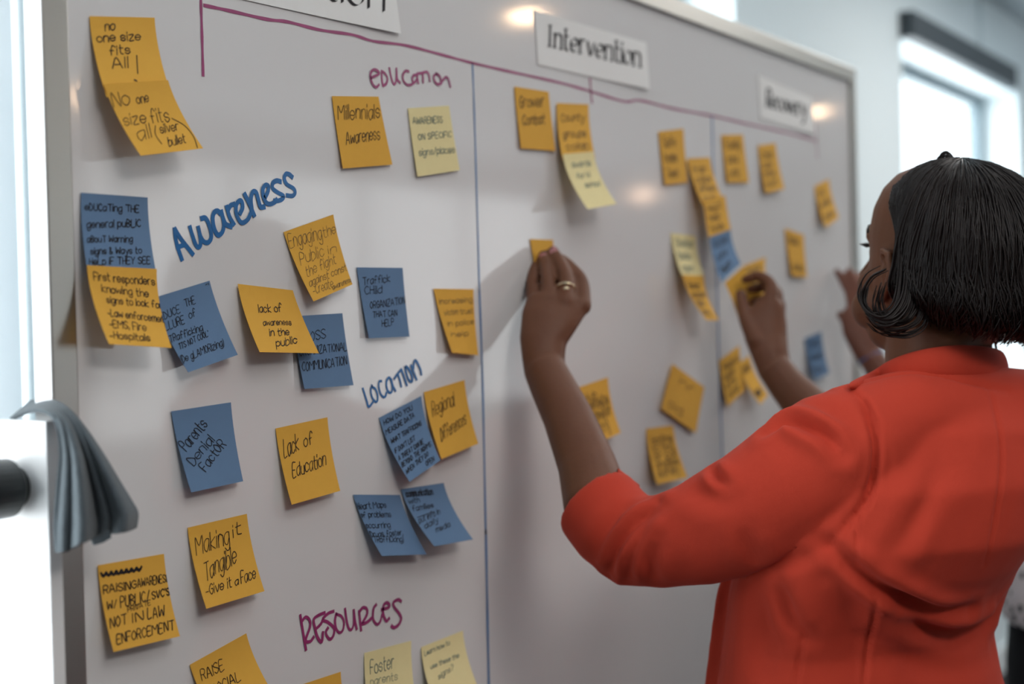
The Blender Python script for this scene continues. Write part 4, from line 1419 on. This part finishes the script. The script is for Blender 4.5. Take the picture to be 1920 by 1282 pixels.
# broad cloth waviness
ph = V0 @ np.array([[31., 17, 9], [12., -28, 19], [-22., 14, 27]]).T
V = V + N0 * (0.0011 * np.sin(ph[:, 0] + 2 * np.sin(ph[:, 1] * .6)) + 0.0009 * np.sin(ph[:, 2] + 1.7 * np.sin(ph[:, 0] * .5)))[:, None]
FOLDS = [
    ([(1620, 714), (1660, 701), (1706, 695), (1760, 700), (1822, 714), (1890, 732)], .0045, .0050, .0),
    ([(1588, 724), (1612, 742), (1632, 785), (1643, 835), (1640, 890), (1624, 938), (1600, 970), (1574, 1000), (1552, 1022)], .0042, .0062, .12),
    ([(1548, 1018), (1606, 1066), (1648, 1098), (1710, 1130), (1765, 1143), (1815, 1140)], .0085, .0085, .55),
    ([(1684, 1140), (1736, 1177), (1790, 1193), (1846, 1172), (1880, 1122)], .013, .0085, .6),
    ([(1640, 1200), (1720, 1232), (1800, 1236), (1866, 1200)], .016, .005, .5),
    ([(1436, 808), (1478, 786), (1520, 800), (1552, 818), (1580, 852)], .008, .0080, .6),
    ([(1460, 770), (1500, 756), (1545, 764), (1590, 800)], .013, .0035, .5),
    ([(1141, 1078), (1158, 1028), (1190, 980), (1232, 942)], .0070, .0075, .7),
    ([(1172, 1084), (1184, 1034), (1212, 980), (1245, 950)], .0075, .0060, .6),
    ([(1222, 1090), (1216, 1050), (1228, 1010)], .009, .0045, .5),
    ([(1120, 1052), (1140, 1000), (1165, 960)], .011, .0035, .5),
    ([(1334, 878), (1346, 894), (1362, 908)], .006, .0060, .5),
    ([(1290, 912), (1330, 930), (1380, 940)], .012, .003, .5),
    ([(1400, 985), (1402, 1015), (1418, 1055)], .010, .0028, .5),
    ([(1853, 722), (1868, 780), (1876, 830), (1875, 900), (1863, 980), (1845, 1060)], .0024, .0020, .25),
    ([(1608, 958), (1607, 1010), (1605, 1062)], .0024, .0022, .25),
    ([(1640, 1096), (1637, 1160), (1624, 1240), (1618, 1300)], .0026, .0026, .3),
    ([(1508, 1176), (1500, 1230), (1490, 1300)], .0026, .0026, .3),
    ([(1462, 1092), (1486, 1160), (1508, 1190)], .010, .0050, .5),
    ([(1440, 1110), (1430, 1180), (1425, 1290)], .018, .0040, .5),
    ([(1764, 888), (1725, 960), (1684, 1024), (1650, 1052)], .012, .0026, .5),
    ([(1560, 1030), (1570, 1090), (1600, 1180), (1610, 1282)], .020, .0045, .5),
    ([(1750, 780), (1765, 850), (1770, 920)], .03, .0022, .3),
    ([(1420, 1070), (1480, 1054), (1550, 1026)], .008, .0035, .4),
]
for pix, w, d, r in FOLDS:
    V = fold(V, pix, w, d, r)
V = laplace(V, E, 1, 0.35)
jacket = build_surface(V, F, 'jacket', 'coral', woman)
jacket['label'] = 'coral red tailored jacket with three quarter sleeves'
# crisp hem of the left sleeve, turned a little outwards
hm = (W(1161, 880, 1.625) - W(1070, 1004, 1.625)) / 2
ha = CR * -.82 + CU * .58
hm = hm - ha * (hm @ ha)
hc = W(1114, 943, 1.624)
hb = MB()
n = 48
VV = []
for (sh, sc) in ((-.030, .985), (-.015, 1.0), (0.0, 1.01)):
    for k in range(n):
        t = 2 * math.pi * k / n
        VV.append(hc + ha * sh + (hm * math.cos(t) + CF * .0485 * math.sin(t)) * sc)
hb.add(VV, [(j * n + k, j * n + (k + 1) % n, (j + 1) * n + (k + 1) % n, (j + 1) * n + k) for j in range(2) for k in range(n)])
hem = hb.build('sleeve_hem', 'coral', jacket, smooth=True)
md = hem.modifiers.new('t', 'SOLIDIFY')
md.thickness, md.offset = .0018, 0
# stand-and-fall collar
cl = MB()
cp, hh = [(1592, 726, 1.470)], [.006]
for th, y, h in ((-75, 713, .009), (-50, 700, .0125), (-25, 687, .0155), (0, 679, .0175), (24, 677, .019), (50, 682, .020), (75, 689, .021), (95, 693, .021), (115, 695, .020), (140, 699, .018)):
    t = math.radians(th)
    cp.append((1757 + 124 * math.sin(t), y, 1.600 - .073 * math.cos(t)))
    hh.append(h)
pc = [W(*p) for p in cp]
cl.tube(pc, [(h, .0080) for h in hh], 16, ref=(0, 0, 1))
collar = cl.build('collar', 'coral', jacket, smooth=True)
md = collar.modifiers.new('s', 'SUBSURF')
md.levels = md.render_levels = 2

trousers(woman, HIP, LD, FD, 0.98, 'black trousers', .185, .135)

# the note held between thumb and fingers of the right hand
SIDE = 0.076
hn = Note('held', 'orange', [(1358, 530), (1394, 499), (1440, 566), (1386, 596)])
zq = 2.222
hn.TL, hn.TR, hn.BR, hn.BL = W(1359, 530, zq), W(1392, 501, zq), W(1438, 566, zq + .005), W(1384, 594, zq)


def held_S(s, t, off=0.0):
    s, t = np.asarray(s, float)[..., None], np.asarray(t, float)[..., None]
    p = (hn.TL * (1 - s) + hn.TR * s) * (1 - t) + (hn.BL * (1 - s) + hn.BR * s) * t
    p = p - CF * 0.006 * np.sin(np.pi * t)
    if off:
        p = p + hn.nrm(s[..., 0], t[..., 0]) * off
    return p


hn.S = held_S
hn.build('orange sticky note held between thumb and fingers of the right hand', [], group='sticky notes on the whiteboard')

# ================================================================== second person, mostly hidden at the right edge
C2 = W(2006, 700, 2.60)
C2[2] = 0
F2 = np.array([-0.17, 0.985, 0.0])
F2 /= np.linalg.norm(F2)
L2 = np.array([-F2[1], F2[0], 0.0])
Z3 = lambda z: np.array([C2[0], C2[1], z])
s2 = MB()
h2f, h2l, h2u = frame_axes(math.atan2(F2[1], F2[0]), 0.05)
HC2 = Z3(1.52) + F2 * .05
P2 = add_head(s2, HC2, h2f, h2l, h2u, 0.97)
s2.tube([P2(0, -.02, -.04), P2(0, -.02, -.09), Z3(1.34)], [.052, .053, .060], 20)
s2.rings([ellipse_ring(Z3(z), a, b, L2, F2) for z, a, b in ((1.36, .06, .05), (1.31, .12, .07), (1.22, .14, .085), (1.05, .125, .085), (.92, .15, .10), (.84, .15, .10))])
S2L, S2R = Z3(1.285) + L2 * .140, Z3(1.285) - L2 * .150
E2 = W(1790, 905, 2.56)
WR2 = W(1652, 700, 2.67)
s2.tube([S2L, (S2L + E2) / 2, E2], [.045, .040, .036], 16)
s2.tube([E2, (E2 + WR2) / 2, WR2, W(1634, 672, 2.685)], [.037, .035, .026, .025], 16)
s2.tube([W(1640, 682, 2.68), W(1624, 654, 2.69), W(1612, 622, 2.70), W(1606, 594, 2.71), W(1606, 578, 2.715)], [(.024, .018), (.029, .016), (.034, .015), (.033, .014), (.026, .011)], 18, ref=CR)
finger(s2, [W(1596, 588, 2.715), W(1592, 552, 2.74), W(1580, 528, 2.755), W(1569, 508, 2.765)], .0100, .0074)
finger(s2, [W(1606, 584, 2.715), W(1608, 548, 2.735), W(1600, 524, 2.75), W(1592, 506, 2.765)], .0102, .0074)
finger(s2, [W(1616, 586, 2.715), W(1622, 552, 2.735), W(1616, 530, 2.75), W(1610, 514, 2.765)], .0098, .0072)
finger(s2, [W(1624, 594, 2.71), W(1634, 566, 2.73), W(1630, 546, 2.74), W(1626, 534, 2.75)], .0090, .0066)
finger(s2, [W(1606, 634, 2.70), W(1592, 612, 2.715), W(1582, 598, 2.73), W(1574, 588, 2.74)], .0118, .0082)
E2R = S2R - L2 * .045 + np.array([0, 0, -.27])
s2.tube([S2R, E2R, E2R - L2 * .035 + F2 * .06 + np.array([0, 0, -.22])], [.044, .038, .027], 16)
hb = E2R - L2 * .035 + F2 * .06 + np.array([0, 0, -.22])
hd = F2 * .25 + L2 * .1 + np.array([0, 0, -.95])
hd /= np.linalg.norm(hd)
s2.tube([hb, hb + hd * .05, hb + hd * .085], [(.022, .022), (.036, .016), (.036, .012)], 16, ref=F2)
for k in range(4):
    o_ = F2 * (.026 - .0175 * k)
    finger(s2, [hb + hd * .075 + o_, hb + hd * .115 + o_ + L2 * .006, hb + hd * (.145 - .005 * abs(k - 1)) + o_ + L2 * .018], .0088, .0068)
finger(s2, [hb + hd * .02 + F2 * .02, hb + hd * .055 + F2 * .042 + L2 * .008, hb + hd * .085 + F2 * .042 + L2 * .016], .0115, .0085)
legs(s2, C2, L2, F2, 0.88, .95)
V, F, E = organic(s2, 0.0045, 4, 'person')
p2 = build_surface(V, F, 'person', 'skin_b', None, origin=tuple(C2))
tag(p2, 'person mostly hidden behind the coral jacket, reaching a hand to the board', 'person')
face_details(P2, p2)
make_hair(p2, HC2, h2f, h2l, h2u, 0.97, 350, np.random.RandomState(5), None, None, 0.0018, A=.092, B=.112, zlen=.05)
j2 = MB()
j2.rings([ellipse_ring(Z3(z), a, b, L2, F2) for z, a, b in ((1.345, .075, .06), (1.30, .135, .082), (1.20, .165, .108), (1.10, .158, .108), (1.00, .165, .112))])
j2.tube([S2L, Z3(1.30), S2R], [.050, .055, .052], 18)
j2.tube([S2L, (S2L + E2) / 2, E2, E2 * .7 + WR2 * .3], [.052, .048, .044, .041], 18)
j2.tube([S2R, E2R, E2R * .6 + hb * .4], [.056, .048, .040], 18)
V, F, E = organic(j2, 0.006, 4, 'cardigan')
build_surface(V, F, 'cardigan', 'black_cloth', p2)['label'] = 'black cardigan'
b2 = MB()
b2.rings([ellipse_ring(Z3(z), a, b, L2, F2) for z, a, b in ((1.05, .150, .10), (1.02, .170, .118), (.96, .178, .124), (.915, .182, .128), (.905, .172, .12))])
b2.build('blouse', 'dotted', p2, smooth=True)['label'] = 'white blouse with dark dots'
trousers(p2, C2, L2, F2, 0.96, 'black trousers', .165, .118)
# bracelet on the raised wrist
q = W(1633, 670, 2.685)
d = (W(1624, 654, 2.69) - q)
d /= np.linalg.norm(d)
x = np.cross(d, CF)
x /= np.linalg.norm(x)
y = np.cross(d, x)
br = MB()
br.tube([q + x * .027 * math.cos(t) + y * .021 * math.sin(t) for t in np.linspace(0, 2 * math.pi, 29)], [.0014] * 29, 8)
br.build('bracelet', 'blue_marker', p2, smooth=True)['label'] = 'thin blue bracelet'
# ------------------------------------------------------------------ towel over the stand's upright
rows = [  # t: (left px x, y), (right px x, y), depth offset left, right
    ((20, 786), (60, 752), 1.215, 1.235),
    ((60, 770), (100, 752), 1.180, 1.200),
    ((92, 776), (128, 768), 1.150, 1.178),
    ((108, 800), (160, 806), 1.135, 1.165),
    ((113, 850), (193, 856), 1.130, 1.160),
    ((108, 905), (222, 905), 1.128, 1.160),
    ((103, 960), (243, 940), 1.126, 1.162),
    ((101, 1000), (254, 962), 1.126, 1.164),
    ((102, 1036), (251, 986), 1.126, 1.165),
]


def towel_point(s, t):
    n = len(rows) - 1
    i = min(int(t * n), n - 1)
    w = t * n - i

    def cr(k):
        a, b, c, d = [np.array(rows[min(max(j, 0), n)][k], float) for j in (i - 1, i, i + 1, i + 2)]
        return 0.5 * (2 * b + (c - a) * w + (2 * a - 5 * b + 4 * c - d) * w * w + (3 * b - a - 3 * c + d) * w ** 3)
    L, R, zl, zr = cr(0), cr(1), cr(2), cr(3)
    p = L * (1 - s) + R * s
    # lower hem runs up towards the right; deep pleats fan out below the fold
    amp = 0.016 * min(1, max(0, (t - .22) / .35))
    z = zl * (1 - s) + zr * s + amp * (math.sin(s * 12.5 + 0.6) * 0.8 + 0.5 * math.sin(s * 25 + 2 * t)) * (1 - 0.25 * s)
    p = p + np.array([3.5 * math.sin(s * 12.5 + 1.4) * max(0, t - .2), (5 * math.sin(s * 9) if t > .9 else 0) * (t - .9) * 10])
    return W(p[0], p[1], z)


mb = MB()
nu, nv = 70, 60
V = [towel_point(i / nu, j / nv) for j in range(nv + 1) for i in range(nu + 1)]
mb.add(V, [(j * (nu + 1) + i, (j + 1) * (nu + 1) + i, (j + 1) * (nu + 1) + i + 1, j * (nu + 1) + i + 1) for j in range(nv) for i in range(nu)])
tw = mb.build('towel', 'towel', smooth=True)
md = tw.modifiers.new('thick', 'SOLIDIFY')
md.thickness = 0.0035
md.offset = 0
set_origin(tw, W(95, 770, 1.17))
tag(tw, 'blue grey towel draped over the top of the white stand post', 'towel')
lb = MB()
lp = [W(172, 1008, 1.150), W(190, 1002, 1.150), W(207, 994, 1.150)]
lo = [W(178, 1022, 1.150), W(194, 1017, 1.150), W(209, 1008, 1.150)]
k = np.array([0, .0025, 0])
lb.rings([[a, b, b + k, a + k] for a, b in zip(lp, lo)])
lb.build('hem_flap', 'towel', tw)
bpy.context.view_layer.update()
